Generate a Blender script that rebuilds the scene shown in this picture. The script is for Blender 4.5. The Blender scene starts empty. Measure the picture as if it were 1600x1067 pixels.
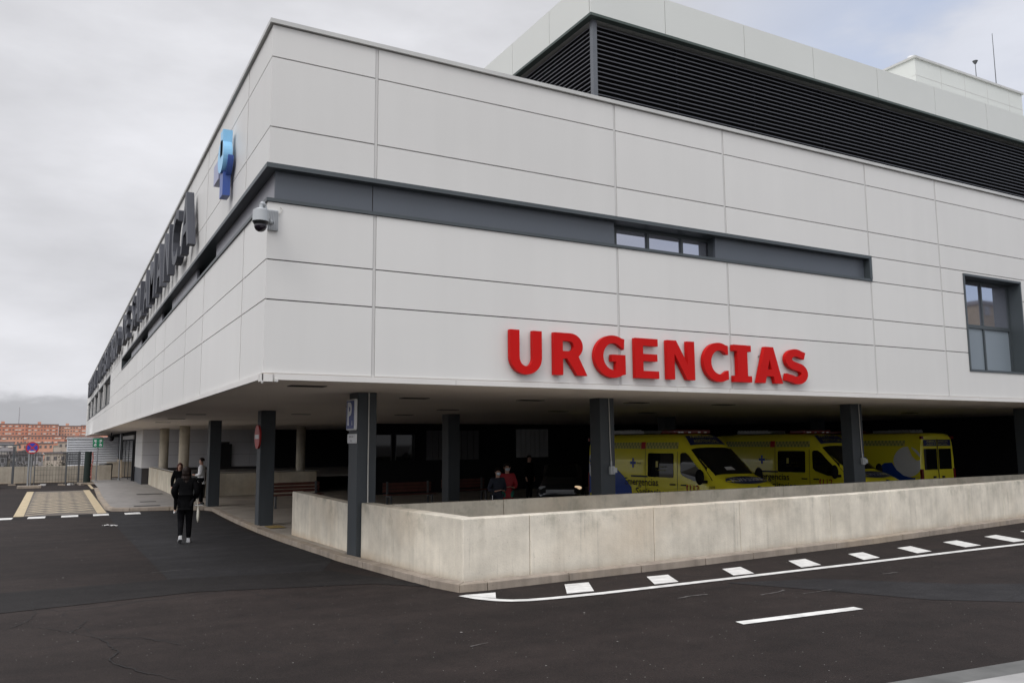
import bpy, bmesh, math, random
from mathutils import Vector, Matrix
random.seed(7)
R = math.radians
SC = bpy.context.scene
COL = SC.collection

# ------------------------------------------------------------------ materials
def nt(name):
    m = bpy.data.materials.new(name); m.use_nodes = True
    t = m.node_tree; b = t.nodes['Principled BSDF']
    return m, t, b

def mat(name, col, rough=.6, metal=0., var=.06, scale=3., bump=0., spec=.5, detail=6., stretch=None, col2=None, coat=0.):
    """colour with gentle procedural mottling so that no surface is perfectly flat"""
    m, t, b = nt(name); N = t.nodes; L = t.links
    tc = N.new('ShaderNodeTexCoord'); mp = N.new('ShaderNodeMapping')
    if stretch: mp.inputs['Scale'].default_value = stretch
    L.new(tc.outputs['Object'], mp.inputs['Vector'])
    n = N.new('ShaderNodeTexNoise'); n.inputs['Scale'].default_value = scale; n.inputs['Detail'].default_value = detail
    L.new(mp.outputs[0], n.inputs['Vector'])
    r = N.new('ShaderNodeValToRGB')
    c1 = [max(0, c*(1-var)) for c in col[:3]]; c2 = col2 if col2 else [min(1, c*(1+var)) for c in col[:3]]
    r.color_ramp.elements[0].position = .3; r.color_ramp.elements[1].position = .7
    r.color_ramp.elements[0].color = (*c1, 1); r.color_ramp.elements[1].color = (*c2, 1)
    L.new(n.outputs['Fac'], r.inputs[0]); L.new(r.outputs[0], b.inputs['Base Color'])
    b.inputs['Roughness'].default_value = rough; b.inputs['Metallic'].default_value = metal
    b.inputs['Specular IOR Level'].default_value = spec
    b.inputs['Coat Weight'].default_value = coat
    if bump:
        bp = N.new('ShaderNodeBump'); bp.inputs['Strength'].default_value = bump; bp.inputs['Distance'].default_value = .02
        L.new(n.outputs['Fac'], bp.inputs['Height']); L.new(bp.outputs[0], b.inputs['Normal'])
    return m

def asphalt(name, base, tint, speck=.5, rough=.85):
    m, t, b = nt(name); N = t.nodes; L = t.links
    tc = N.new('ShaderNodeTexCoord')
    big = N.new('ShaderNodeTexNoise'); big.inputs['Scale'].default_value = .22; big.inputs['Detail'].default_value = 7; big.inputs['Roughness'].default_value = .62
    mid = N.new('ShaderNodeTexNoise'); mid.inputs['Scale'].default_value = 2.2; mid.inputs['Detail'].default_value = 8; mid.inputs['Roughness'].default_value = .7
    fine = N.new('ShaderNodeTexNoise'); fine.inputs['Scale'].default_value = 75; fine.inputs['Detail'].default_value = 3
    vor = N.new('ShaderNodeTexVoronoi'); vor.inputs['Scale'].default_value = 26
    for x in (big, mid, fine, vor): L.new(tc.outputs['Object'], x.inputs['Vector'])
    r = N.new('ShaderNodeValToRGB'); r.color_ramp.elements[0].position = .32; r.color_ramp.elements[1].position = .68
    r.color_ramp.elements[0].color = (*[c*.8 for c in base], 1); r.color_ramp.elements[1].color = (*tint, 1)
    L.new(big.outputs['Fac'], r.inputs[0])
    r2 = N.new('ShaderNodeMapRange'); r2.inputs[1].default_value = .3; r2.inputs[2].default_value = .7; r2.inputs[3].default_value = .68; r2.inputs[4].default_value = 1.3
    L.new(mid.outputs['Fac'], r2.inputs[0])
    r3 = N.new('ShaderNodeMapRange'); r3.inputs[1].default_value = .3; r3.inputs[2].default_value = .72; r3.inputs[3].default_value = .62; r3.inputs[4].default_value = 1.45
    L.new(fine.outputs['Fac'], r3.inputs[0])
    lm_ = N.new('ShaderNodeMapping'); lm_.inputs['Scale'].default_value = (.10, 1.5, 1); lm_.inputs['Rotation'].default_value = (0, 0, .05); L.new(tc.outputs['Object'], lm_.inputs[0])
    ln_ = N.new('ShaderNodeTexNoise'); ln_.inputs['Scale'].default_value = 1.; ln_.inputs['Detail'].default_value = 5; L.new(lm_.outputs[0], ln_.inputs['Vector'])
    r4 = N.new('ShaderNodeMapRange'); r4.inputs[1].default_value = .35; r4.inputs[2].default_value = .65; r4.inputs[3].default_value = .84; r4.inputs[4].default_value = 1.16; L.new(ln_.outputs['Fac'], r4.inputs[0])
    m0 = N.new('ShaderNodeMath'); m0.operation = 'MULTIPLY'; L.new(r2.outputs[0], m0.inputs[0]); L.new(r4.outputs[0], m0.inputs[1])
    mu = N.new('ShaderNodeMath'); mu.operation = 'MULTIPLY'; L.new(m0.outputs[0], mu.inputs[0]); L.new(r3.outputs[0], mu.inputs[1])
    vm = N.new('ShaderNodeVectorMath'); vm.operation = 'SCALE'; L.new(r.outputs[0], vm.inputs[0]); L.new(mu.outputs[0], vm.inputs['Scale'])
    # rare pale stones
    lt = N.new('ShaderNodeMath'); lt.operation = 'LESS_THAN'; lt.inputs[1].default_value = .12; L.new(vor.outputs['Distance'], lt.inputs[0])
    gt = N.new('ShaderNodeSeparateColor'); L.new(vor.outputs['Color'], gt.inputs[0])
    g2 = N.new('ShaderNodeMath'); g2.operation = 'GREATER_THAN'; g2.inputs[1].default_value = .94; L.new(gt.outputs[0], g2.inputs[0])
    m2 = N.new('ShaderNodeMath'); m2.operation = 'MULTIPLY'; L.new(lt.outputs[0], m2.inputs[0]); L.new(g2.outputs[0], m2.inputs[1])
    m3 = N.new('ShaderNodeMath'); m3.operation = 'MULTIPLY'; m3.inputs[1].default_value = speck; L.new(m2.outputs[0], m3.inputs[0])
    mx = N.new('ShaderNodeMix'); mx.data_type = 'RGBA'; L.new(m3.outputs[0], mx.inputs[0]); L.new(vm.outputs[0], mx.inputs[6]); mx.inputs[7].default_value = (.3, .29, .27, 1)
    # cracks
    cr = N.new('ShaderNodeTexVoronoi'); cr.feature = 'DISTANCE_TO_EDGE'; cr.inputs['Scale'].default_value = .42
    wn = N.new('ShaderNodeTexNoise'); wn.inputs['Scale'].default_value = 3.; wn.inputs['Detail'].default_value = 5
    L.new(tc.outputs['Object'], wn.inputs['Vector'])
    wa = N.new('ShaderNodeVectorMath'); wa.operation = 'MULTIPLY_ADD'; L.new(wn.outputs['Color'], wa.inputs[0]); wa.inputs[1].default_value = (.35, .35, 0); L.new(tc.outputs['Object'], wa.inputs[2])
    L.new(wa.outputs[0], cr.inputs['Vector'])
    c1 = N.new('ShaderNodeMath'); c1.operation = 'LESS_THAN'; c1.inputs[1].default_value = .0042; L.new(cr.outputs['Distance'], c1.inputs[0])
    c2 = N.new('ShaderNodeMath'); c2.operation = 'GREATER_THAN'; c2.inputs[1].default_value = .50; L.new(big.outputs['Fac'], c2.inputs[0])
    c3 = N.new('ShaderNodeMath'); c3.operation = 'MULTIPLY'; L.new(c1.outputs[0], c3.inputs[0]); L.new(c2.outputs[0], c3.inputs[1])
    c4 = N.new('ShaderNodeMath'); c4.operation = 'MULTIPLY'; c4.inputs[1].default_value = .6; L.new(c3.outputs[0], c4.inputs[0])
    mx2 = N.new('ShaderNodeMix'); mx2.data_type = 'RGBA'; L.new(c4.outputs[0], mx2.inputs[0]); L.new(mx.outputs[2], mx2.inputs[6]); mx2.inputs[7].default_value = (.012, .011, .011, 1)
    L.new(mx2.outputs[2], b.inputs['Base Color'])
    b.inputs['Roughness'].default_value = rough; b.inputs['Specular IOR Level'].default_value = .2
    bp = N.new('ShaderNodeBump'); bp.inputs['Strength'].default_value = .5; bp.inputs['Distance'].default_value = .01
    L.new(fine.outputs['Fac'], bp.inputs['Height']); L.new(bp.outputs[0], b.inputs['Normal'])
    return m

def concrete(name, base, warm=(.42, .33, .22), stain=.55, grime=False):
    """cast concrete: mottling, vertical run marks, blow holes, grime along top and foot"""
    m, t, b = nt(name); N = t.nodes; L = t.links
    tc = N.new('ShaderNodeTexCoord'); ge = N.new('ShaderNodeNewGeometry'); sx = N.new('ShaderNodeSeparateXYZ'); L.new(ge.outputs['Position'], sx.inputs[0])
    mp = N.new('ShaderNodeMapping'); mp.inputs['Scale'].default_value = (5., 5., .28); L.new(tc.outputs['Object'], mp.inputs[0])
    a = N.new('ShaderNodeTexNoise'); a.inputs['Scale'].default_value = 1.6; a.inputs['Detail'].default_value = 8; a.inputs['Roughness'].default_value = .65; L.new(tc.outputs['Object'], a.inputs['Vector'])
    v = N.new('ShaderNodeTexNoise'); v.inputs['Scale'].default_value = 1.1; v.inputs['Detail'].default_value = 7; v.inputs['Roughness'].default_value = .6; L.new(mp.outputs[0], v.inputs['Vector'])
    f = N.new('ShaderNodeTexNoise'); f.inputs['Scale'].default_value = 45; f.inputs['Detail'].default_value = 3; L.new(tc.outputs['Object'], f.inputs['Vector'])
    ra = N.new('ShaderNodeValToRGB'); ra.color_ramp.elements[0].position = .33; ra.color_ramp.elements[1].position = .66
    ra.color_ramp.elements[0].color = (*[c*.80 for c in base], 1); ra.color_ramp.elements[1].color = (*[min(1, c*1.12) for c in base], 1)
    L.new(a.outputs['Fac'], ra.inputs[0])
    mr = N.new('ShaderNodeMapRange'); mr.inputs[1].default_value = .45; mr.inputs[2].default_value = .75; mr.inputs[3].default_value = 0; mr.inputs[4].default_value = stain; L.new(v.outputs['Fac'], mr.inputs[0])
    mx = N.new('ShaderNodeMix'); mx.data_type = 'RGBA'; L.new(mr.outputs[0], mx.inputs[0]); L.new(ra.outputs[0], mx.inputs[6]); mx.inputs[7].default_value = (*[c*.55 for c in base], 1)
    vo = N.new('ShaderNodeTexVoronoi'); vo.inputs['Scale'].default_value = 14; L.new(tc.outputs['Object'], vo.inputs['Vector'])
    lt = N.new('ShaderNodeMath'); lt.operation = 'LESS_THAN'; lt.inputs[1].default_value = .085; L.new(vo.outputs['Distance'], lt.inputs[0])
    lm = N.new('ShaderNodeMath'); lm.operation = 'MULTIPLY'; lm.inputs[1].default_value = .45; L.new(lt.outputs[0], lm.inputs[0])
    mh = N.new('ShaderNodeMix'); mh.data_type = 'RGBA'; L.new(lm.outputs[0], mh.inputs[0]); L.new(mx.outputs[2], mh.inputs[6]); mh.inputs[7].default_value = (*[c*.35 for c in base], 1)
    # warm dirt by large noise
    w = N.new('ShaderNodeTexNoise'); w.inputs['Scale'].default_value = .55; w.inputs['Detail'].default_value = 6; L.new(tc.outputs['Object'], w.inputs['Vector'])
    wr = N.new('ShaderNodeMapRange'); wr.inputs[1].default_value = .5; wr.inputs[2].default_value = .72; wr.inputs[4].default_value = .5; L.new(w.outputs['Fac'], wr.inputs[0])
    mw = N.new('ShaderNodeMix'); mw.data_type = 'RGBA'; L.new(wr.outputs[0], mw.inputs[0]); L.new(mh.outputs[2], mw.inputs[6]); mw.inputs[7].default_value = (*warm, 1)
    if grime:
        so_ = N.new('ShaderNodeSeparateXYZ'); L.new(tc.outputs['Object'], so_.inputs[0])
        pn = N.new('ShaderNodeTexNoise'); pn.inputs['Scale'].default_value = 2.3; pn.inputs['Detail'].default_value = 9; pn.inputs['Roughness'].default_value = .7; L.new(tc.outputs['Object'], pn.inputs['Vector'])
        dm = N.new('ShaderNodeMapping'); dm.inputs['Scale'].default_value = (16, 16, .7); L.new(tc.outputs['Object'], dm.inputs[0])
        dn = N.new('ShaderNodeTexNoise'); dn.inputs['Scale'].default_value = 1.; dn.inputs['Detail'].default_value = 4; L.new(dm.outputs[0], dn.inputs['Vector'])
        def rng(src, a_, b_, c_, d_):
            q = N.new('ShaderNodeMapRange')
            for i_, v_ in zip((1, 2, 3, 4), (a_, b_, c_, d_)): q.inputs[i_].default_value = v_
            L.new(src, q.inputs[0]); return q.outputs[0]
        def mul(a_, b_):
            q = N.new('ShaderNodeMath'); q.operation = 'MULTIPLY'; L.new(a_, q.inputs[0])
            if isinstance(b_, float): q.inputs[1].default_value = b_
            else: L.new(b_, q.inputs[1])
            return q.outputs[0]
        last = mw.outputs[2]
        for msk, colr in ((mul(rng(so_.outputs['Z'], .45, .9, 0, 1.), rng(pn.outputs['Fac'], .50, .66, 0, .62)), (.27, .26, .20)),
                          (mul(rng(dn.outputs['Fac'], .60, .74, 0, .5), rng(pn.outputs['Fac'], .40, .58, 0, 1.)), (.33, .31, .26)),
                          (mul(rng(so_.outputs['Z'], .0, .16, .75, 0.), rng(pn.outputs['Fac'], .35, .6, .35, 1.)), (.52, .40, .27))):
            q = N.new('ShaderNodeMix'); q.data_type = 'RGBA'; L.new(msk, q.inputs[0]); L.new(last, q.inputs[6]); q.inputs[7].default_value = (*colr, 1); last = q.outputs[2]
        L.new(last, b.inputs['Base Color'])
    else: L.new(mw.outputs[2], b.inputs['Base Color'])
    b.inputs['Roughness'].default_value = .9; b.inputs['Specular IOR Level'].default_value = .2
    bp = N.new('ShaderNodeBump'); bp.inputs['Strength'].default_value = .35; bp.inputs['Distance'].default_value = .01
    L.new(f.outputs['Fac'], bp.inputs['Height']); L.new(bp.outputs[0], b.inputs['Normal'])
    return m

def glass(name, tint=(.02, .025, .03), spec=.8, metal=0., rough=.03):
    m, t, b = nt(name); N = t.nodes; L = t.links
    b.inputs['Base Color'].default_value = (*tint, 1); b.inputs['Roughness'].default_value = rough
    b.inputs['Specular IOR Level'].default_value = spec; b.inputs['Metallic'].default_value = metal
    tc = N.new('ShaderNodeTexCoord'); n = N.new('ShaderNodeTexNoise'); n.inputs['Scale'].default_value = 1.2; L.new(tc.outputs['Object'], n.inputs['Vector'])
    bp = N.new('ShaderNodeBump'); bp.inputs['Strength'].default_value = .04; L.new(n.outputs['Fac'], bp.inputs['Height']); L.new(bp.outputs[0], b.inputs['Normal'])
    return m

def panel_mat():
    """matt composite cladding: faint panel to panel tone, faint run marks"""
    m, t, b = nt('cladding'); N = t.nodes; L = t.links
    tc = N.new('ShaderNodeTexCoord'); at = N.new('ShaderNodeAttribute'); at.attribute_name = 'tone'
    n = N.new('ShaderNodeTexNoise'); n.inputs['Scale'].default_value = .35; n.inputs['Detail'].default_value = 6
    mp = N.new('ShaderNodeMapping'); mp.inputs['Scale'].default_value = (2.2, 2.2, .12)
    v = N.new('ShaderNodeTexNoise'); v.inputs['Scale'].default_value = 1.5; v.inputs['Detail'].default_value = 6
    L.new(tc.outputs['Object'], n.inputs['Vector']); L.new(tc.outputs['Object'], mp.inputs[0]); L.new(mp.outputs[0], v.inputs['Vector'])
    r = N.new('ShaderNodeMapRange'); r.inputs[1].default_value = .3; r.inputs[2].default_value = .7; r.inputs[3].default_value = .965; r.inputs[4].default_value = 1.02; L.new(n.outputs['Fac'], r.inputs[0])
    r2 = N.new('ShaderNodeMapRange'); r2.inputs[1].default_value = .3; r2.inputs[2].default_value = .75; r2.inputs[3].default_value = 1.005; r2.inputs[4].default_value = .975; L.new(v.outputs['Fac'], r2.inputs[0])
    a = N.new('ShaderNodeMath'); a.operation = 'MULTIPLY'; L.new(r.outputs[0], a.inputs[0]); L.new(r2.outputs[0], a.inputs[1])
    a2 = N.new('ShaderNodeMath'); a2.operation = 'MULTIPLY'; L.new(a.outputs[0], a2.inputs[0]); L.new(at.outputs['Fac'], a2.inputs[1])
    vm = N.new('ShaderNodeVectorMath'); vm.operation = 'SCALE'; vm.inputs[0].default_value = (.655, .645, .62); L.new(a2.outputs[0], vm.inputs['Scale'])
    L.new(vm.outputs[0], b.inputs['Base Color']); b.inputs['Roughness'].default_value = .45; b.inputs['Specular IOR Level'].default_value = .35
    return m

M = {
 'clad': panel_mat(),
 'clad_in': mat('grey_wall_panel', (.62, .62, .64), .5, var=.04, scale=.5),
 'joint': mat('joint_backing', (.05, .045, .045), .8),
 'profile': mat('joint_profile', (.52, .51, .49), .5, var=.03),
 'trim': mat('white_trim', (.66, .64, .61), .45, var=.05, scale=1.2),
 'coping': mat('coping', (.50, .50, .48), .4, var=.08, scale=2),
 'anthr': mat('anthracite_metal', (.055, .066, .072), .42, var=.08, scale=1.5),
 'anthr2': mat('anthracite_panel', (.085, .097, .115), .38, var=.05, scale=.8),
 'pillar': mat('pillar_paint', (.040, .048, .055), .55, var=.14, scale=1.3, stretch=(2, 2, .5)),
 'louvre': mat('louvre_blade', (.062, .064, .074), .45, var=.08),
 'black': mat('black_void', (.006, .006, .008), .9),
 'soffit': mat('soffit_panel', (.82, .75, .68), .7, var=.05, scale=.4),
 'vent': mat('vent_slot', (.03, .028, .027), .8),
 'fascia': mat('roof_fascia', (.62, .635, .60), .5, var=.03, scale=.3),
 'glass': glass('window_glass', (.50, .52, .60), 1., .85),
 'glass_dark': glass('dark_glass', (.008, .009, .010), .5),
 'frost': mat('frosted_glass', (.20, .235, .265), .35, var=.03, scale=.5),
 'conc': concrete('cast_concrete', (.72, .665, .56), (.60, .49, .36), .42, grime=True),
 'conc2': concrete('ramp_wall_concrete', (.60, .56, .47), (.5, .42, .31), .3, grime=True),
 'conc3': concrete('far_wall_concrete', (.42, .37, .30), (.36, .28, .19), .5, grime=True),
 'kerb': concrete('kerb_stone', (.33, .28, .23), stain=.7),
 'column': concrete('round_column_concrete', (.58, .53, .43), stain=.3),
 'asph': asphalt('asphalt', (.0165, .0118, .0104), (.0245, .0178, .0156), .9),
 'asph2': asphalt('asphalt_patch', (.0190, .0180, .0188), (.0245, .0234, .0246), .6),
 'asph3': asphalt('asphalt_strip', (.0125, .0108, .0104), (.0165, .0145, .0140), .5),
 'pave': mat('pavement', (.24, .225, .21), .85, var=.16, scale=2.5, bump=.2, detail=9),
 'floor': mat('undercroft_floor', (.36, .32, .27), .8, var=.2, scale=1.2, detail=9),
 'slab': mat('table_slab', (.11, .095, .08), .85, var=.2, scale=1.4, detail=9),
 'white_line': mat('road_white', (.66, .65, .62), .7, var=.2, scale=7, detail=10),
 'yellow_line': mat('road_yellow', (.46, .37, .23), .7, var=.18, scale=6, detail=10),
 'grid_line': mat('hatch_paint', (.42, .35, .25), .8, var=.25, scale=6, detail=10),
 'red': mat('red_letter', (.50, .006, .005), .5, var=.04, scale=2, spec=.15),
 'letter': mat('grey_letter', (.062, .065, .078), .5, var=.05, spec=.3),
 'lightblue': mat('light_blue_paint', (.27, .58, .86), .35, var=.04),
 'darkblue': mat('dark_blue_paint', (.04, .09, .33), .35, var=.04),
 'glare_blue': mat('blue_with_sky_glare', (.33, .35, .50), .4, var=.04),
 'signblue': mat('sign_blue', (.012, .04, .22), .4, var=.05),
 'signred': mat('sign_red', (.48, .03, .03), .4, var=.05),
 'signgreen': mat('sign_green', (.01, .22, .10), .4, var=.05),
 'white': mat('white_paint', (.72, .73, .74), .4, var=.03),
 'galv': mat('galvanised', (.33, .34, .35), .4, metal=.6, var=.1, scale=6),
 'lgrey': mat('light_grey_plastic', (.40, .42, .43), .35, var=.04),
 'dome': glass('camera_dome', (.012, .008, .014), .6),
 'yellow': mat('ambulance_yellow', (.86, .77, .04), .25, var=.03, scale=1, coat=.5),
 'avblack': mat('black_plastic', (.012, .012, .013), .4),
 'ablue': mat('ambulance_blue', (.01, .06, .35), .3, var=.04),
 'navy': mat('ambulance_navy', (.012, .02, .10), .35, var=.04),
 'agreen': mat('checker_green', (.30, .34, .11), .4, var=.05),
 'agrey': mat('checker_grey', (.60, .55, .16), .4, var=.05),
 'ared': mat('crest_red', (.50, .03, .03), .4, var=.05),
 'lamp_red': mat('red_lens', (.14, .006, .008), .2, var=.05),
 'lens': glass('clear_lens', (.55, .56, .58), .8),
 'rubber': mat('tyre_rubber', (.015, .015, .016), .8),
 'awhite': mat('ambulance_white', (.72, .73, .74), .3, var=.03),
 'bench': mat('bench_wood', (.10, .025, .015), .5, var=.2, scale=6),
 'car': mat('dark_car_paint', (.03, .035, .04), .2, metal=.4, coat=1.),
 'bin': mat('bin_plastic', (.022, .026, .026), .5, var=.1),
 'skin': mat('skin', (.45, .26, .19), .5, var=.05, scale=8),
 'hair': mat('brown_hair', (.014, .008, .006), .6, spec=.2, var=.3, scale=40),
 'hair_red': mat('reddish_hair', (.085, .022, .015), .5, var=.3, scale=40),
 'jacket': mat('black_jacket', (.004, .004, .0045), .9, spec=.08, var=.3, scale=9, bump=.4),
 'trousers': mat('black_trousers', (.005, .005, .006), .9, spec=.08, var=.3, scale=10, bump=.3),
 'wjacket': mat('white_jacket', (.82, .82, .82), .7, var=.06, scale=8, bump=.3),
 'rjacket': mat('red_jacket', (.30, .012, .02), .7, var=.1, scale=8),
 'gtrousers': mat('green_trousers', (.015, .15, .11), .8, var=.1, scale=8),
 'denim': mat('dark_denim', (.012, .016, .03), .8, var=.2, scale=12),
 'mask': mat('face_mask', (.55, .62, .68), .7, var=.03),
 'bag': mat('cloth_bag', (.60, .58, .50), .8, var=.06, scale=8),
 'tapered': mat('rust_planter', (.20, .055, .03), .8, var=.2, scale=4),
 'mesh': mat('fence_mesh', (.025, .027, .028), .6),
 'post': mat('fence_post', (.10, .105, .11), .5, metal=.3),
 'cable': mat('cable_white', (.55, .54, .50), .5),
 'brick': mat('orange_brick', (.56, .23, .15), .85, var=.14, scale=.15, col2=(.62, .30, .21)),
 'brick2': mat('pale_orange_brick', (.58, .31, .22), .85, var=.12, scale=.15),
 'beige': mat('beige_render', (.42, .36, .30), .85, var=.1, scale=.2),
 'greyr': mat('grey_render', (.34, .33, .34), .85, var=.1, scale=.2),
 'blind': mat('pale_awning', (.60, .57, .52), .8),
 'wdark': glass('far_window', (.15, .14, .14), .5),
 'rooft': mat('roof_felt', (.17, .15, .15), .9, var=.1),
 'terrain': mat('dry_ground', (.10, .085, .06), .95, var=.3, scale=.05),
 'bark': mat('bark', (.07, .055, .045), .9, var=.2, scale=5),
 'leaf': mat('winter_leaf', (.10, .085, .055), .8, var=.3, scale=2),
 'leaf2': mat('olive_leaf', (.055, .07, .035), .8, var=.3, scale=2),
 'corr': mat('white_corrugated', (.50, .51, .53), .5, var=.04),
 'tower_brick': mat('ochre_brick', (.27, .205, .13), .85, var=.15, scale=.8),
 'paper': mat('paper_litter', (.55, .54, .52), .8),
 'tape': mat('red_white_tape', (.45, .16, .13), .6, var=.3, scale=14),
 'dglass2': glass('tinted_door_glass', (.012, .014, .016), .5),
 'steel': mat('handrail_steel', (.5, .5, .48), .35, metal=.7),
 'translucent': mat('milky_panel', (.42, .43, .44), .5, var=.06, scale=.6),
}

# ------------------------------------------------------------------ helpers
def tag(o, label=None, cat=None, group=None, kind=None):
    if label: o['label'] = label
    if cat: o['category'] = cat
    if group: o['group'] = group
    if kind: o['kind'] = kind
    return o

def empty(name, loc=(0, 0, 0), rz=0., label=None, cat=None, group=None):
    o = bpy.data.objects.new(name, None); COL.objects.link(o)
    o.location = loc; o.rotation_euler = (0, 0, rz); o.empty_display_size = .2
    return tag(o, label, cat, group)

def kids(o): return [c for c in bpy.data.objects if c.parent == o]
def copy_tree(o, parent=None, label=None):
    c = o.copy(); COL.objects.link(c); c.parent = parent
    if label: c['label'] = label
    for ch in kids(o): copy_tree(ch, c)
    return c

class MB:
    def __init__(s): s.v = []; s.f = []; s.t = []; s.tone = 1.; s.sm = False
    def add(s, vs, fs):
        n = len(s.v); s.v += [tuple(v) for v in vs]
        for f in fs: s.f.append(tuple(i+n for i in f)); s.t.append(s.tone)
        return s
    def box(s, x0, x1, y0, y1, z0, z1):
        if x0 > x1: x0, x1 = x1, x0
        if y0 > y1: y0, y1 = y1, y0
        if z0 > z1: z0, z1 = z1, z0
        return s.add([(x0,y0,z0),(x1,y0,z0),(x1,y1,z0),(x0,y1,z0),(x0,y0,z1),(x1,y0,z1),(x1,y1,z1),(x0,y1,z1)],
              [(0,3,2,1),(4,5,6,7),(0,1,5,4),(1,2,6,5),(2,3,7,6),(3,0,4,7)])
    def prism(s, poly, z0, z1, f=None):
        """poly in (a,b), extruded in c; f maps (a,b,c)->xyz"""
        f = f or (lambda a, b, c: (a, b, c)); n = len(poly)
        ar = sum(poly[i][0]*poly[(i+1) % n][1]-poly[(i+1) % n][0]*poly[i][1] for i in range(n))
        if ar < 0: poly = poly[::-1]
        vs = [f(a, b, z0) for a, b in poly]+[f(a, b, z1) for a, b in poly]
        fs = [tuple(range(n))[::-1], tuple(range(n, 2*n))]+[(i, (i+1) % n, n+(i+1) % n, n+i) for i in range(n)]
        return s.add(vs, fs)
    def cyl(s, p0, p1, r0, r1=None, n=12, cap=True):
        r1 = r0 if r1 is None else r1
        p0 = Vector(p0); p1 = Vector(p1); d = (p1-p0).normalized()
        a = Vector((0, 0, 1)) if abs(d.z) < .9 else Vector((1, 0, 0))
        u = d.cross(a).normalized(); w = d.cross(u)
        vs = []
        for p, r in ((p0, r0), (p1, r1)):
            for i in range(n):
                t = 2*math.pi*i/n; vs.append(p+(u*math.cos(t)+w*math.sin(t))*r)
        fs = [(i, (i+1) % n, n+(i+1) % n, n+i) for i in range(n)]
        if cap: fs += [tuple(range(n))[::-1], tuple(range(n, 2*n))]
        return s.add(vs, [f[::-1] for f in fs])
    def tube(s, pts, r, n=6):
        for a, b in zip(pts, pts[1:]): s.cyl(a, b, r, r, n)
        return s
    def ball(s, c, rx, ry=None, rz=None, n=14, m=9, zmin=-1., zmax=1.):
        ry = ry or rx; rz = rz or rx; vs = []; fs = []
        for j in range(m+1):
            a = zmin+(zmax-zmin)*j/m; ph = math.asin(max(-1, min(1, math.sin(a*math.pi/2))))
            for i in range(n):
                t = 2*math.pi*i/n
                vs.append((c[0]+rx*math.cos(ph)*math.cos(t), c[1]+ry*math.cos(ph)*math.sin(t), c[2]+rz*math.sin(ph)))
        for j in range(m):
            for i in range(n): fs.append((j*n+i, j*n+(i+1) % n, (j+1)*n+(i+1) % n, (j+1)*n+i))
        return s.add(vs, fs)
    def build(s, name, m, parent=None, bevel=0., smooth=None, recalc=True):
        me = bpy.data.meshes.new(name); me.from_pydata(s.v, [], s.f); me.validate()
        if recalc:
            bm = bmesh.new(); bm.from_mesh(me); bmesh.ops.recalc_face_normals(bm, faces=bm.faces); bm.to_mesh(me); bm.free()
        me.materials.append(m)
        if m is M['clad'] and len(s.t) == len(me.polygons):
            a = me.attributes.new('tone', 'FLOAT', 'FACE')
            for i, t in enumerate(s.t): a.data[i].value = t
        o = bpy.data.objects.new(name, me); COL.objects.link(o)
        if parent is not None: o.parent = parent
        if bevel:
            b = o.modifiers.new('bevel', 'BEVEL'); b.width = bevel; b.segments = 2; b.limit_method = 'ANGLE'; b.angle_limit = R(40)
        if smooth or (smooth is None and s.sm):
            for p in me.polygons: p.use_smooth = True
        return o

DG = None
def to_mesh(ob):
    dg = bpy.context.evaluated_depsgraph_get(); dg.update()
    me = bpy.data.meshes.new_from_object(ob.evaluated_get(dg))
    return me

def text_geo(txt, height, bold=0., depth=0., width=None):
    """solid lettering in the x-y plane, from x=0, baseline y=0; cap height = height"""
    cu = bpy.data.curves.new('t', 'FONT'); cu.body = txt; cu.size = 1.; cu.offset = bold; cu.extrude = .05; cu.resolution_u = 3
    ob = bpy.data.objects.new('t', cu); COL.objects.link(ob); me = to_mesh(ob)
    vs = [list(v.co) for v in me.vertices]; fs = [tuple(p.vertices) for p in me.polygons]
    bpy.data.objects.remove(ob); bpy.data.meshes.remove(me)
    if not vs: return [], []
    x0 = min(v[0] for v in vs); x1 = max(v[0] for v in vs)
    caph = CAPH[0]
    k = height/caph; kx = (width/(x1-x0)) if width else k
    return [((v[0]-x0)*kx, v[1]*k, (v[2]+.05)/.1*depth) for v in vs], fs

CAPH = [1.]
CAPH[0] = max(v[1] for v in text_geo('H', 1.)[0])

def poly_text(contours, depth):
    """filled 2D contours (holes allowed) extruded, via a 2D curve"""
    cu = bpy.data.curves.new('g', 'CURVE'); cu.dimensions = '2D'; cu.fill_mode = 'BOTH'; cu.extrude = depth/2
    for c in contours:
        sp = cu.splines.new('POLY'); sp.points.add(len(c)-1); sp.use_cyclic_u = True
        for i, (a, b) in enumerate(c): sp.points[i].co = (a, b, 0, 1)
    ob = bpy.data.objects.new('g', cu); COL.objects.link(ob); me = to_mesh(ob)
    vs = [(v.co[0], v.co[1], v.co[2]+depth/2) for v in me.vertices]; fs = [tuple(p.vertices) for p in me.polygons]
    bpy.data.objects.remove(ob); bpy.data.meshes.remove(me)
    return vs, fs

def gz(Y):
    if Y < -12: return -1.905+.027*12
    if Y < 10: return -1.905-.027*Y
    if Y < 25: return -2.175-.027*(Y-10)+.027*(Y-10)**2/30
    return -2.3775
def frange(a, b, s):
    o = []; x = a
    while x < b-1e-6: o.append(x); x += s
    return o+[b]

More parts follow.
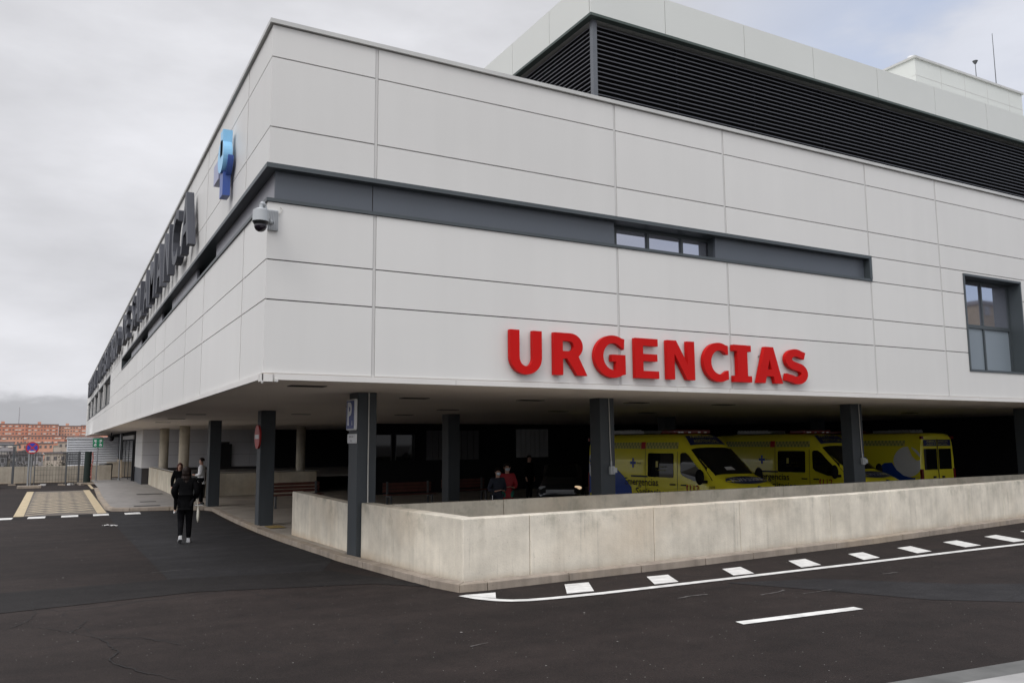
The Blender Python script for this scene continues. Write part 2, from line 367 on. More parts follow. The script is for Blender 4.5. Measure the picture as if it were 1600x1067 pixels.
def sheet(name, poly, m, dz, kind='structure', step=1.2, thick=0., parent=None):
    """flat marking / patch that follows the sloping ground. poly in (x,y)"""
    bm = bmesh.new()
    vs = [bm.verts.new((x, y, 0)) for x, y in poly]; bm.faces.new(vs)
    ys = [p[1] for p in poly]; y = math.floor(min(ys)/step)*step+step
    while y < max(ys):
        if y < 27:
            bmesh.ops.bisect_plane(bm, geom=bm.verts[:]+bm.edges[:]+bm.faces[:], plane_co=(0, y, 0), plane_no=(0, 1, 0))
        y += step
    for v in bm.verts: v.co.z = gz(v.co.y)+dz
    bmesh.ops.recalc_face_normals(bm, faces=bm.faces)
    for f in bm.faces:
        f.normal_update()
        if f.normal.z < 0: f.normal_flip()
    if thick:
        r = bmesh.ops.extrude_face_region(bm, geom=bm.faces[:])
        for g in r['geom']:
            if isinstance(g, bmesh.types.BMVert): g.co.z -= 0
        vset = [g for g in r['geom'] if isinstance(g, bmesh.types.BMVert)]
        for v in bm.verts:
            if v not in vset: v.co.z -= thick
        bmesh.ops.recalc_face_normals(bm, faces=bm.faces)
    me = bpy.data.meshes.new(name); bm.to_mesh(me); bm.free(); me.materials.append(m)
    o = bpy.data.objects.new(name, me); COL.objects.link(o)
    if kind: o['kind'] = kind
    if parent: o.parent = parent
    return o

# ------------------------------------------------------------------ camera
cam = bpy.data.cameras.new('camera'); co = bpy.data.objects.new('camera', cam); COL.objects.link(co)
yaw, pitch, roll = R(28.9912), R(7.01459), R(-.397157)
cyw, syw = math.cos(yaw), math.sin(yaw)
fw = Vector((syw*math.cos(pitch), cyw*math.cos(pitch), math.sin(pitch)))
r0 = Vector((cyw, -syw, 0)); u0 = r0.cross(fw)
rr = r0*math.cos(roll)+u0*math.sin(roll); uu = -r0*math.sin(roll)+u0*math.cos(roll)
mw = Matrix((rr, uu, -fw)).transposed().to_4x4(); mw.translation = (-2.2902, -10.8283, 0)
co.matrix_world = mw
cam.sensor_width = 36; cam.lens = 1274.62/1600*36; cam.clip_end = 6000; cam.clip_start = .1
SC.camera = co

# ------------------------------------------------------------------ ground
bm = bmesh.new()
YS = [-400, -150, -60, -25, -12]+[-12+i for i in range(1, 38)]+[30, 40, 50, 62, 76]
XS = [-600, -150, -40, -12, 0, 12, 40, 150, 600]
g = [[bm.verts.new((x, y, gz(y))) for x in XS] for y in YS]
for j in range(len(YS)-1):
    for i in range(len(XS)-1): bm.faces.new((g[j][i], g[j][i+1], g[j+1][i+1], g[j+1][i]))
me = bpy.data.meshes.new('ground'); bm.to_mesh(me); bm.free(); me.materials.append(M['asph'])
o = bpy.data.objects.new('road', me); COL.objects.link(o); o['kind'] = 'structure'
# valley and far slope
bm = bmesh.new()
prof = [(75.9, -2.39), (110, -6), (160, -13), (300, -13), (420, -9), (560, -1), (700, 2.0), (900, 5), (1500, 8), (5000, 8)]
prev = None
for y, z in prof:
    row = [bm.verts.new((x, y, z)) for x in (-3000, -600, -150, -60, 0, 60, 300, 3000)]
    if prev:
        for i in range(7): bm.faces.new((prev[i], prev[i+1], row[i+1], row[i]))
    prev = row
me = bpy.data.meshes.new('terrain'); bm.to_mesh(me); bm.free(); me.materials.append(M['terrain'])
o = bpy.data.objects.new('terrain', me); COL.objects.link(o); o['kind'] = 'structure'
# near asphalt patches
sheet('road_patch', [(-.67, 21.75), (2.5, 20.3), (2.0, 10.2), (2.0, 3.4), (1.4, 1.9), (-.76, 2.4)], M['asph2'], .004)
sheet('road_strip', [(-9, 2.2), (-.76, 2.4), (1.5, 1.9), (2.3, -.9), (1.6, .1), (-.6, .85), (-2.9, .5), (-9, -.3)], M['asph3'], .005)
sheet('road_strip', [(5.4, -2.62), (6.6, -3.1), (7.6, -4.4), (9.2, -5.6), (9.6, -6.6), (7.6, -6.2), (6.3, -4.9), (5.9, -3.8)], M['asph2'], .004)

# pavement on the left, with kerb
def offs(poly, d):
    return poly
pv = [(-.45, 38.4), (-.6, 30), (-.62, 23.2), (-.45, 22.2), (.1, 21.85), (1.4, 21.5), (2.45, 20.7), (2.62, 20.0), (2.15, 10.3), (2.05, 7.6), (1.98, 3.1), (2.1, -.6), (2.22, -1.28),
      (2.6, -1.32), (6.45, -1.1), (10.8, -.72), (18.0, .28), (26, 1.4)]
inner = [(-.27, 38.4), (-.43, 30), (-.45, 23.3), (-.33, 22.4), (.15, 22.03), (1.48, 21.68), (2.58, 20.85), (2.78, 20.0), (2.32, 10.3), (2.2, 7.6), (2.13, 3.1), (2.25, -.6), (2.35, -1.15),
         (2.6, -1.18), (6.44, -.96), (10.78, -.58), (17.97, .42), (26, 1.55)]
k = MB()
for i in range(len(pv)-1):
    n = max(1, int((Vector(pv[i+1])-Vector(pv[i])).length/1.0))
    for q in range(n):
        a = Vector(pv[i]).lerp(Vector(pv[i+1]), (q+.006)/n); b_ = Vector(pv[i]).lerp(Vector(pv[i+1]), (q+.994)/n)
        c = Vector(inner[i]).lerp(Vector(inner[i+1]), (q+.994)/n); d = Vector(inner[i]).lerp(Vector(inner[i+1]), (q+.006)/n)
        h = .125 if i < 8 else .112
        vs = [(p.x, p.y, gz(p.y)-.05) for p in (a, b_, c, d)]+[(p.x, p.y, gz(p.y)+h-(.012 if j < 2 else 0)+random.uniform(-.002, .002)) for j, p in enumerate((a, b_, c, d))]
        k.add(vs, [(0, 3, 2, 1), (4, 5, 6, 7), (0, 1, 5, 4), (1, 2, 6, 5), (2, 3, 7, 6), (3, 0, 4, 7)])
o = k.build('kerb', M['kerb'], bevel=.008); o['kind'] = 'structure'
sheet('pavement', [(-.27, 52), (-.27, 38.4), (-.43, 30), (-.45, 23.3), (-.33, 22.4), (.15, 22.03), (1.48, 21.68), (2.0, 21.3), (2.35, 21.2), (2.4, 27.4), (2.36, 42), (1.9, 52)], M['pave'], .112)
# undercroft floor (one sheet, drops under the parked ambulances)
bm = bmesh.new()
def flz(x, y):
    a = gz(y)+.108; t = min(1, max(0, (x-6.5)/2.5)); s = min(1, max(0, (26-y)/6))
    t *= s; return a*(1-t)+(-2.31)*t
ys = frange(3.15, 42, 1.0); xs = [2.12]+frange(3, 52, 1.0)
def xl(x, y):
    if x > 2.5: return x
    return xl0(x, y)-.05
def xl0(x, y):
    if y < 7.6: return 2.16+.07*(y-3.1)/4.5
    if y < 10.3: return 2.23+.12*(y-7.6)/2.7
    if y < 20.5: return 2.35+(y-10.3)*.045
    return 2.3
g = [[bm.verts.new((xl(x, y), y, flz(x, y))) for x in xs] for y in ys]
for j in range(len(ys)-1):
    for i in range(len(xs)-1): bm.faces.new((g[j][i], g[j][i+1], g[j+1][i+1], g[j+1][i]))
me = bpy.data.meshes.new('undercroft_floor'); bm.to_mesh(me); bm.free(); me.materials.append(M['floor'])
o = bpy.data.objects.new('floor', me); COL.objects.link(o); o['kind'] = 'structure'
# opposite pavement, lower right
sheet('gutter', [(-3, -6.2), (3.06, -6.87), (4.32, -7.0), (20, -8.7), (20, -8.95), (4.2, -7.25), (2.9, -7.1), (-3, -6.45)][::-1], mat('grey_kerb', (.10, .10, .095), .85, var=.2, scale=5), .02, thick=.03)
sheet('pavement', [(-3, -6.45), (2.9, -7.1), (4.2, -7.25), (20, -8.95), (20, -40), (-3, -40)], mat('light_pavement', (.30, .295, .285), .85, var=.12, scale=3, bump=.2), .026, thick=.0)

# cracks and scuffs in the road
def ribbon_road(name, pts, w, m, dz, jit):
    P2 = []
    for a, b in zip(pts, pts[1:]):
        n = max(2, int((Vector(b)-Vector(a)).length/.07))
        for i in range(n): q = Vector(a).lerp(Vector(b), i/n); P2.append((q.x+random.uniform(-jit, jit), q.y+random.uniform(-jit, jit)))
    P2.append(pts[-1]); m_ = MB(); vs = []
    for i, p in enumerate(P2):
        a = Vector(P2[max(0, i-1)]); b = Vector(P2[min(len(P2)-1, i+1)]); d = (b-a).normalized(); n = Vector((-d.y, d.x))*w*random.uniform(.4, 1.3)/2
        vs += [(p[0]+n.x, p[1]+n.y, gz(p[1])+dz), (p[0]-n.x, p[1]-n.y, gz(p[1])+dz)]
    m_.add(vs, [(2*i, 2*i+1, 2*i+3, 2*i+2) for i in range(len(P2)-1)]); o = m_.build(name, m, recalc=False); o['kind'] = 'structure'
CRK = mat('crack_dark', (.007, .006, .006), .95); SCF = mat('scuff', (.10, .092, .088), .9, var=.4, scale=30)  # cracks near black, scuffs paler than the asphalt
for pts_ in ([(-2.47, 1.39), (-2.41, .19), (-2.51, -.41), (-2.67, -.7)], [(-2.36, -.72), (-2.07, -1.23), (-1.81, -1.77), (-1.72, -2.54), (-1.81, -2.82), (-1.63, -3.35), (-1.39, -3.83)], [(-1.81, -1.77), (-1.5, -1.9), (-1.2, -2.5)], [(-2.07, -1.23), (-1.9, -.6)]):
    ribbon_road('road_crack', pts_, .011, CRK, .0075, .02)
for pts_, w_ in (([(4.12, -3.21), (4.36, -3.16), (4.57, -3.2)], .03), ([(5.04, -3.6), (5.36, -3.55), (5.53, -3.49)], .03), ([(5.49, -3.82), (6.02, -3.79)], .012), ([(7.6, -3.3), (7.9, -3.32)], .02), ([(-.9, 3.4), (-.3, 3.5)], .015), ([(1.0, -4.1), (1.2, -4.05)], .02)):
    ribbon_road('road_scuff', pts_, w_, SCF, .0078, .012)
# painted markings
W = M['white_line']
ln = [(2.15, -1.53), (2.22, -1.85), (2.33, -2.08), (2.46, -2.22), (2.64, -2.30), (2.85, -2.34), (3.15, -2.37), (3.6, -2.40), (5, -2.40), (8.2, -2.40), (10.9, -2.36), (13, -2.36), (30, -2.3)]
def stripline(pts, w):
    L_ = []; R_ = []
    for i, p in enumerate(pts):
        a = Vector(pts[max(0, i-1)]); b = Vector(pts[min(len(pts)-1, i+1)]); d = (b-a).normalized(); n = Vector((-d.y, d.x))*w/2
        L_.append(tuple(Vector(p)+n)); R_.append(tuple(Vector(p)-n))
    return L_, R_
L_, R_ = stripline(ln, .14)
mk = bmesh.new()
va = [mk.verts.new((x, y, gz(y)+.009)) for x, y in L_]; vb = [mk.verts.new((x, y, gz(y)+.009)) for x, y in R_]
for i in range(len(va)-1): mk.faces.new((vb[i], vb[i+1], va[i+1], va[i]))
me = bpy.data.meshes.new('m'); mk.to_mesh(me); mk.free(); me.materials.append(W)
o = bpy.data.objects.new('edge_marking', me); COL.objects.link(o); o['kind'] = 'structure'
hat = [[(3.63,-1.52),(3.99,-1.55),(3.63,-2.20),(3.25,-2.17)], [(4.92,-1.60),(5.28,-1.62),(4.96,-2.22),(4.57,-2.21)], [(6.28,-1.63),(6.65,-1.62),(6.31,-2.23),(5.94,-2.21)],
       [(7.72,-1.55),(8.12,-1.52),(7.73,-2.17),(7.28,-2.20)], [(9.15,-1.50),(9.54,-1.48),(9.12,-2.12),(8.69,-2.16)], [(10.50,-1.42),(10.92,-1.38),(10.48,-2.08),(10.06,-2.11)],
       [(11.91,-1.33),(12.4,-1.28),(11.91,-2.04),(11.43,-2.06)], [(13.38,-1.20),(13.9,-1.12),(13.28,-2.06),(12.82,-2.08)], [(14.9,-1.02),(15.45,-.95),(14.75,-2.02),(14.25,-2.05)]]
for h in hat: sheet('hatch_marking', h, W, .008)
sheet('hatch_marking', [(2.18, -1.53), (2.57, -1.59), (2.37, -1.98), (2.27, -1.8)], W, .0115)
sheet('lane_marking', [(3.63, -4.74), (3.66, -4.60), (5.24, -4.72), (5.22, -4.86)], W, .008)
for x0, x1 in ((-4.9, -4.4), (-3.98, -3.45), (-3.02, -2.52), (-2.06, -1.56), (-1.12, -.64), (-.15, .34)):
    y = 20.15
    sheet('block_marking', [(x0, y), (x1, y), (x1+.02, y+.85), (x0+.02, y+.85)], W if x1 < .3 else W, .010)
# raised table with yellow border and hatching
sheet('speed_table', [(-3.45, 21.3), (-.62, 21.3), (-.66, 38.4), (-3.5, 38.4)], M['slab'], .006)
sheet('border_marking', [(-3.45, 21.35), (-3.15, 21.35), (-3.22, 38.4), (-3.52, 38.4)], M['yellow_line'], .011)
sheet('border_marking', [(-.95, 21.35), (-.66, 21.35), (-.68, 38.4), (-.97, 38.4)], M['yellow_line'], .011)
sheet('border_marking', [(-.55, 39.5), (-.4, 39.5), (-.45, 48.5), (-.6, 48.5)], M['yellow_line'], .011)
zz = MB()
for i in range(17):
    y = 21.6+i*1.0
    for sgn in (1, -1):
        a0, a1 = (-3.12, -.98)
        ya, yb = (y, y+2.1) if sgn > 0 else (y+2.1, y)
        if max(ya, yb) > 38.6: continue
        n = 6
        for q in range(n):
            xa = a0+(a1-a0)*q/n; xb = a0+(a1-a0)*(q+1)/n; y1 = ya+(yb-ya)*q/n; y2 = ya+(yb-ya)*(q+1)/n
            h = .012+(.001 if sgn > 0 else 0)
            zz.add([(xa, y1, gz(y1)+h), (xb, y2, gz(y2)+h), (xb, y2+.24, gz(y2)+h), (xa, y1+.24, gz(y1)+h)], [(0, 1, 2, 3)])
o = zz.build('grid_marking', M['grid_line']); o['kind'] = 'structure'
sheet('speed_table_edge', [(-4.4, 20.15), (-.64, 20.15), (-.62, 21.0), (-4.38, 21.0)], M['asph3'], .006)
# yellow paint by pillar
sheet('painted_corner', [(2.36, 9.8), (2.75, 9.8), (2.8, 10.7), (2.4, 10.7)], mat('worn_yellow', (.33, .23, .07), .8, var=.2, scale=6), .124)
# pavement covers
for (x, y, a, b) in ((1.55, 30.6, .55, .35), (.75, 22.7, .45, .25), (1.0, 25.2, .3, .2)):
    o = sheet('drain_cover', [(x-a/1, y-b), (x+a, y-b), (x+a, y+b), (x-a, y+b)], M['vent'], .118, kind=None)
    tag(o, {1.55: 'dark drain cover in the pavement farthest along by the low wall', .75: 'dark drain cover in the pavement nearest the kerb corner', 1.0: 'small drain cover in the middle of the pavement'}[x], 'drain cover', 'drain covers in the pavement')

# ------------------------------------------------------------------ hospital building
H = empty('hospital_building', (0, 0, 0), 0, 'pale grey panelled hospital block raised on dark pillars over a deep undercroft', 'building')
ZT, J5, J4, BT, BB, J2, J1, ZB, ZS = 5.71, 5.249, 4.256, 3.738, 3.214, 2.427, 1.891, .91, .862
LZ = [ZB, J1, J2, BB, BT, J4, J5, ZT]
XJ = [0, 1.495, 5.730, 8.191, 12.130, 14.471, 18.4, 20.8, 24.8, 27.2, 31.2, 33.6, 37.6, 40, 44, 48]
YJ = [0, 1.589, 5.415, 7.806, 11.84]
while YJ[-1] < 74: YJ.append(round(YJ[-1]+(2.35 if len(YJ) % 2 else 3.95), 2))
YJ[-1] = 76.8
WX0, WX1, WZ0, WZ1 = 15.27, 17.5, 1.48, 3.68       # window on the right
F_HOLES = [(-.1, 12.13, BB, BT), (WX0, WX1, WZ0, WZ1)]
S_HOLES = [(-.1, 28.3, BB, BT), (37.4, 73.5, 2.2, 3.65)]
def sub(rects, h):
    out = []
    for (a, b, c, d) in rects:
        if h[0] >= b or h[1] <= a or h[2] >= d or h[3] <= c: out.append((a, b, c, d)); continue
        if a < h[0]: out.append((a, h[0], c, d))
        if h[1] < b: out.append((h[1], b, c, d))
        lo, hi = max(a, h[0]), min(b, h[1])
        if c < h[2]: out.append((lo, hi, c, h[2]))
        if h[3] < d: out.append((lo, hi, h[3], d))
    return [r for r in out if r[1]-r[0] > .02 and r[3]-r[2] > .02]
def cladding(UJ, ZJ, holes, mp, nm):
    c = MB(); pr = MB(); bk = MB(); bk2 = MB()
    for i in range(len(UJ)-1):
        for j in range(len(ZJ)-1):
            a, b = UJ[i]+(.024 if i else 0.), UJ[i+1]-(.024 if i < len(UJ)-2 else 0)
            rs = [(a, b, ZJ[j]+.008, ZJ[j+1]-.008)]
            for h in holes: rs = sub(rs, h)
            c.tone = random.uniform(.975, 1.018)
            for r in rs:
                p = mp(r[0], r[1], 0, .03); c.box(p[0], p[1], p[2], p[3], r[2], r[3])
    rs = [(UJ[0]+.031, UJ[-1], ZJ[0], ZJ[-1])]
    for h in holes: rs = sub(rs, (h[0]-.0, h[1], h[2], h[3]))
    for r in rs: p = mp(r[0], r[1], .031, .09); bk.box(p[0], p[1], p[2], p[3], r[2], r[3])
    for u in UJ[1:-1]:
        rs = [(u-.0195, u+.0195, ZJ[0], ZJ[-1])]
        for h in holes: rs = sub(rs, (h[0]-.1, h[1]+.1, h[2], h[3])) if h[0]-.05 < u < h[1]+.05 else rs
        for r in rs: p = mp(r[0], r[1], .006, .0305); MB().box(p[0], p[1], p[2], p[3], r[2], r[3]).build('joint_profile', M['profile'], H)
    c.build(nm, M['clad'], H); bk.build('cladding_backing', M['joint'], H)
fm = lambda a, b, c, d: (a, b, c, d)              # front wall: u=X, depth +Y
sm_ = lambda a, b, c, d: (c, d, a, b)             # side wall: u=Y, depth +X
cladding(XJ, LZ, F_HOLES, fm, 'front_cladding')
cladding([y+(.0302 if i == 0 else 0) for i, y in enumerate(YJ)], LZ, S_HOLES, sm_, 'side_cladding')
# coping, bottom trim
MB().box(-.045, 48, -.045, .35, ZT+.004, ZT+.065).box(-.045, .35, .3502, 76.8, ZT+.004, ZT+.065).build('coping', M['coping'], H)
tr = MB()
for x0, x1 in ((.14, 2.75), (2.755, 6.9), (6.905, 8.1), (8.105, 13.0), (13.005, 15.5), (15.505, 22), (22.005, 48)): tr.box(x0, x1, -.035, .02, .828, ZB-.004)
for i in range(12): tr.box(-.035, .02, .12+i*6.4, .12+(i+1)*6.4-.005, .828, ZB-.004)
tr.build('bottom_trim', M['trim'], H)
cc = MB(); cc.prism([(-.05, -.05), (.11, -.06), (.135, -.03), (.13, .02), (.02, .10), (-.03, .12)], .80, ZB-.012); cc.box(-.03, .0, -.045, -.036, .78, .88)
cc.prism([(.14, -.07), (.19, -.045), (.14, -.02)], .80, .835); cc.build('corner_cap', M['trim'], H)
MB().box(-.046, -.036, -.03, -.005, .83, .90).box(-.02, -.005, -.056, -.05, .815, .9).build('torn_cap_gap', M['joint'], H)
# soffit
MB().box(.021, 48, .021, 76.8, ZS, ZS+.06).build('soffit', M['soffit'], H)
MB().box(.3, 48, .3, 76.8, 5.3, 5.4).build('roof_deck', M['rooft'], H)
MB().box(47.9, 48, .1, 76.8, ZS+.06, ZT).box(.1, 47.9, 76.7, 76.8, ZS+.06, ZT).build('rear_wall', M['greyr'], H)
for xv, yv in ((.97, 1.45), (3.76, 4.03), (6.30, 3.9), (9.1, 3.95), (11.75, 3.98), (22.2, 6.4), (6.73, 8.98), (3.92, 7.93), (4.0, 13.5), (7.1, 13.1), (10.2, 9.0), (13.4, 9.0), (1.2, 14.5), (1.3, 24.0), (1.2, 19)):
    MB().box(xv-.27, xv+.27, yv-.13, yv+.13, ZS-.012, ZS-.001).build('ceiling_vent', M['vent'], H)

# dark band round the corner
fl = M['anthr']
b = MB()
b.box(-.035, 12.16, -.035, .30, BT-.062, BT+.002); b.box(-.035, .30, .3002, 28.33, BT-.062, BT+.002)
b.build('band_hood', fl, H)
b = MB(); b.box(-.025, 12.16, -.025, .30, BB-.002, BB+.045); b.box(-.025, .30, .3002, 28.33, BB-.002, BB+.045); b.build('band_sill', fl, H)
MB().box(12.09, 12.16, -.033, .3, BB+.046, BT-.063).build('band_end', fl, H)
MB().box(-.033, .3, 28.26, 28.33, BB+.046, BT-.063).build('band_end', fl, H)
rc = .11
for a, c in ((rc, 1.486), (1.50, 5.76), (8.02, 12.085)): MB().box(a, c, rc, rc+.05, BB+.046, BT-.063).build('band_panel', M['anthr2'], H)
MB().box(1.486, 1.50, rc+.012, rc+.05, BB+.046, BT-.063).build('band_joint', M['joint'], H)
segs = [(rc+.0505, 4.83), (7.26, 11.55), (13.87, 17.96), (20.38, 24.84)]
pale = mat('band_panel_pale', (.20, .20, .225), .3, var=.04)
for a, c in segs: MB().box(rc, rc+.05, a, c, BB+.046, BT-.063).build('band_panel', pale, H)
# windows in the band
def win(parent, u0, u1, z0, z1, dep, mp, nm, div, frost=None, fm_=.05, g='glass'):
    f = MB(); p = mp(u0, u1, dep, dep+.06)
    def bx(a, b, c, d, e0=0, e1=.06):
        q = mp(a, b, dep+e0, dep+e1); f.box(q[0], q[1], q[2], q[3], c, d)
    bx(u0, u1, z0, z0+fm_); bx(u0, u1, z1-fm_, z1); bx(u0, u0+fm_, z0+fm_, z1-fm_); bx(u1-fm_, u1, z0+fm_, z1-fm_)
    for d in div: bx(d-fm_/2, d+fm_/2, z0+fm_, z1-fm_, -.003, .057)
    if frost: bx(u0+fm_, u1-fm_, frost-.04, frost+.04, -.006, .05)
    w = f.build(nm, fl, parent)
    us = [u0+fm_]+[x for d in div for x in (d-fm_/2, d+fm_/2)]+[u1-fm_]
    for i in range(0, len(us), 2):
        if frost:
            q = mp(us[i]+.001, us[i+1]-.001, dep+.03, dep+.04); MB().box(q[0], q[1], q[2], q[3], frost+.041, z1-fm_-.001).build('pane', M[g], w)
            MB().box(q[0], q[1], q[2], q[3], z0+fm_+.001, frost-.041).build('frosted_pane', M['frost'], w)
        else:
            q = mp(us[i]+.001, us[i+1]-.001, dep+.03, dep+.04); MB().box(q[0], q[1], q[2], q[3], z0+fm_+.001, z1-fm_-.001).build('pane', M[g], w)
    return w
win(H, 5.90, 8.10, BB+.046, BT-.063, .30, fm, 'window', [6.63, 7.40])
MB().box(5.72, 5.76, .161, .45, BB+.046, BT-.063).box(8.0202, 8.06, .161, .30, BB+.046, BT-.063).box(5.7601, 8.3, .361, .45, BB+.046, BT-.063).build('window_reveal', fl, H)
for a, c in ((4.83, 7.26), (11.55, 13.87), (17.96, 20.38), (24.84, 28.26)):
    win(H, a, c, BB+.046, BT-.063, .28, sm_, 'window', [a+(c-a)/3, a+2*(c-a)/3], g='glass_dark')
# strip window near the far end
b = MB(); b.box(-.03, .3, 37.4, 73.5, 3.62, 3.68).box(-.03, .3, 37.4, 73.5, 2.17, 2.22).box(-.03, .3, 37.36, 37.42, 2.22, 3.62).build('window_surround', fl, H)
ww = (73.5-37.5)/5
for i in range(5):
    a = 37.5+i*ww
    win(H, a, a+ww-.7, 2.22, 3.62, .10, sm_, 'window', [], g='glass_dark')
    MB().box(-.01, .25, a+ww-.7, a+ww, 2.22, 3.62).build('window_pier', M['profile'], H)
# right hand window, deep reveal
b = MB()
b.box(WX0, WX1, -.03, .34, WZ1-.05, WZ1); b.box(WX0, WX1, -.02, .34, WZ0, WZ0+.04); b.box(WX0, WX0+.04, -.025, .34, WZ0+.04, WZ1-.05); b.box(WX1-.04, WX1, -.025, .34, WZ0+.04, WZ1-.05)
b.build('window_surround', fl, H)
win(H, WX0+.04, WX1-.04, WZ0+.04, WZ1-.05, .28, fm, 'window', [WX0+1.12], frost=2.56)

# pillars
P = [(2.16, 2.64, .34, .48), (2.32, 11.0, .38, .42), (2.60, 20.9, .40, .48), (7.14, 2.6, .35, .36), (14.51, 2.56, .40, .32), (21.77, 2.5, .42, .32), (28.6, 2.5, .4, .4), (8.12, 12.0, .39, .48), (16.7, 12.2, .5, .4), (24.6, 12.2, .4, .4)]
pil = []
for (x, y, wx_, wy_) in P:
    p = MB().box(x, x+wx_, y, y+wy_, gz(y)-.6, ZS-.001).build('pillar', M['pillar'], H, bevel=.012); pil.append(p)
for i in (0, 3, 4):
    x, y = P[i][:2]; cx = x+(.19 if i == 0 else .21 if i == 3 else .27)
    if i == 0: MB().tube([(cx, y-.018, ZS), (cx, y-.018, -.55), (cx+.003, y-.018, -1.1)], .011, 8).build('conduit', M['cable'], pil[i])
    else:
        zb = -.55 if i == 3 else -.50
        MB().tube([(cx, y-.018, ZS), (cx+.015, y-.02, -.1), (cx+.03, y-.02, zb+.1)], .008, 8).build('cable', M['cable'], pil[i])
        s = MB(); s.box(cx-.025, cx+.085, y-.075, y-.001, zb-.10, zb+.06); s.box(cx+.02, cx+.12, y-.10, y-.076, zb-.07, zb+.03); s.cyl((cx+.03, y-.02, zb+.06), (cx+.03, y-.02, zb+.16), .018)
        s.build('socket_box', M['lgrey'], pil[i], bevel=.01)
# round columns
for (x, y) in ((2.98, 30.8), (2.78, 37.3), (8.9, 32.3), (15.5, 32.3), (22, 32.3)):
    MB().cyl((x, y, -2.45), (x, y, ZS-.001), .235, n=28).build('round_column', M['column'], H, smooth=True)
# ground floor volume at the back left
gf = MB()
def gfp(u0, u1, z0, z1, mp, base):
    q = mp(u0, u1, base, base+.04); gf.box(q[0], q[1], q[2], q[3], z0, z1)
for z0, z1 in ((-1.35, -.62), (-.61, .12), (.13, ZS-.002)):
    u = 2.04
    while u < 8.9:
        if not (5.3 < u < 6.4 and z1 < .2): gfp(u, u+1.19, z0, z1, lambda a, b, c, d: (a, b, c, d), 41.0)
        u += 1.2
gf.build('inner_cladding', M['clad_in'], H)
gf = MB()
for z0, z1 in ((-1.35, -.62), (-.61, .12), (.13, ZS-.002)):
    for u in (41.05, 43.35): gf.box(2.0, 2.04, u, u+2.28, z0, z1)
gf.build('inner_cladding', M['clad'], H)
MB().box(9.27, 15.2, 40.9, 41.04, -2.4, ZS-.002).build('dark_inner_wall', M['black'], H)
MB().box(2.05, 15.2, 41.05, 41.3, -2.4, ZS-.002).box(2.05, 2.3, 41.31, 45.6, -2.4, ZS-.002).build('inner_wall', M['joint'], H)
MB().box(2.02, 2.048, 41.04, 45.65, -2.4, -1.36).build('plinth_panel', M['anthr2'], H)
MB().box(5.75, 6.95, 40.85, 40.99, -1.35, -.0).build('service_door', M['avblack'], H)
# entrance doors + glazing on the far left
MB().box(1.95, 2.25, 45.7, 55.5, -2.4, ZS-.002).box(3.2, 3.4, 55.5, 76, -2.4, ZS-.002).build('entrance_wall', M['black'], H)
for a in (46.2, 49.2, 52.2):
    d = MB().box(1.88, 1.94, a, a+2.6, -2.3, .25).build('door', M['glass_dark'], H)
    MB().box(1.86, 1.879, a-.12, a, -2.3, .3).build('door_frame', M['anthr'], d)
MB().box(1.87, 1.94, 46.0, 55.4, .35, .6).build('transom', M['profile'], H)
gl = MB().box(1.9, 1.96, 55.6, 76, -1.1, ZS-.01).build('curtain_wall', M['glass_dark'], H)
for i in range(18): MB().box(1.84, 1.899, 55.7+i*1.15, 55.82+i*1.15, -1.1, ZS-.01).build('mullion', M['post'], gl)
MB().box(1.85, 2.0, 55.6, 76, -2.4, -1.11).build('plinth', M['conc3'], H)
# undercroft rear walls
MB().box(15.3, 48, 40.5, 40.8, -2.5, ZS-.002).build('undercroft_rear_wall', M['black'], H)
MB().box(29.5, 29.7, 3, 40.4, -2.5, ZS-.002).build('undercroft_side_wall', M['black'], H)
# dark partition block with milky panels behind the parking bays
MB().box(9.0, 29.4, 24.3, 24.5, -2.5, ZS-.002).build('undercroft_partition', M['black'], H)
for i in range(7): MB().box(17.35+i*.26, 17.35+i*.26+.235, 24.2, 24.28, -.75, .62).build('milky_panel', M['translucent'], H)
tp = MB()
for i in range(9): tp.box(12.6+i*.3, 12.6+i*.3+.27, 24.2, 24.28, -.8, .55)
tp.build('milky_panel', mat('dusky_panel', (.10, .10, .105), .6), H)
for x in (10.0, 11.1): 
    w_ = MB().box(x, x+.85, 24.2, 24.27, -.75, .35).build('inner_window', M['glass_dark'], H)
    MB().box(x-.03, x, 24.17, 24.29, -.78, .38).box(x+.85, x+.88, 24.17, 24.29, -.78, .38).build('frame', M['post'], w_)

# penthouse with louvres
px0, py0, zf0, zf1, zr = 8.44, 4.5, 10.30, 11.25, 5.4
fs = MB()
xs_ = [px0, 10.75, 13.5, 16.2, 19, 21.8, 24.6, 27.4, 30.2, 33, 36, 39, 42, 45, 47.5]
for a, c in zip(xs_, xs_[1:]): fs.box(a+.008, c-.008, py0, py0+.05, zf0, zf1)
ys_ = [py0+.06, 6.4, 8.4, 10.4, 13, 16, 19, 22, 25, 28]
for a, c in zip(ys_, ys_[1:]): fs.box(px0, px0+.05, a+.008, c-.008, zf0, zf1)
fs.build('roof_fascia', M['fascia'], H)
MB().box(px0+.051, 47.5, py0+.051, 28, zf0+.03, zf1-.02).build('roof_core', M['fascia'], H)
MB().box(px0-.01, 47.5, py0-.01, py0+.16, zf0-.07, zf0-.003).box(px0-.01, px0+.16, py0+.1602, 28, zf0-.07, zf0-.003).build('fascia_edge', mat('edge_green_grey', (.05, .07, .06), .5), H)
lx, ly = px0+.17, py0+.17
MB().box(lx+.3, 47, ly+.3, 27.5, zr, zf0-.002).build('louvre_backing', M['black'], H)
lv = MB()
z = zr+.05; pit = .116
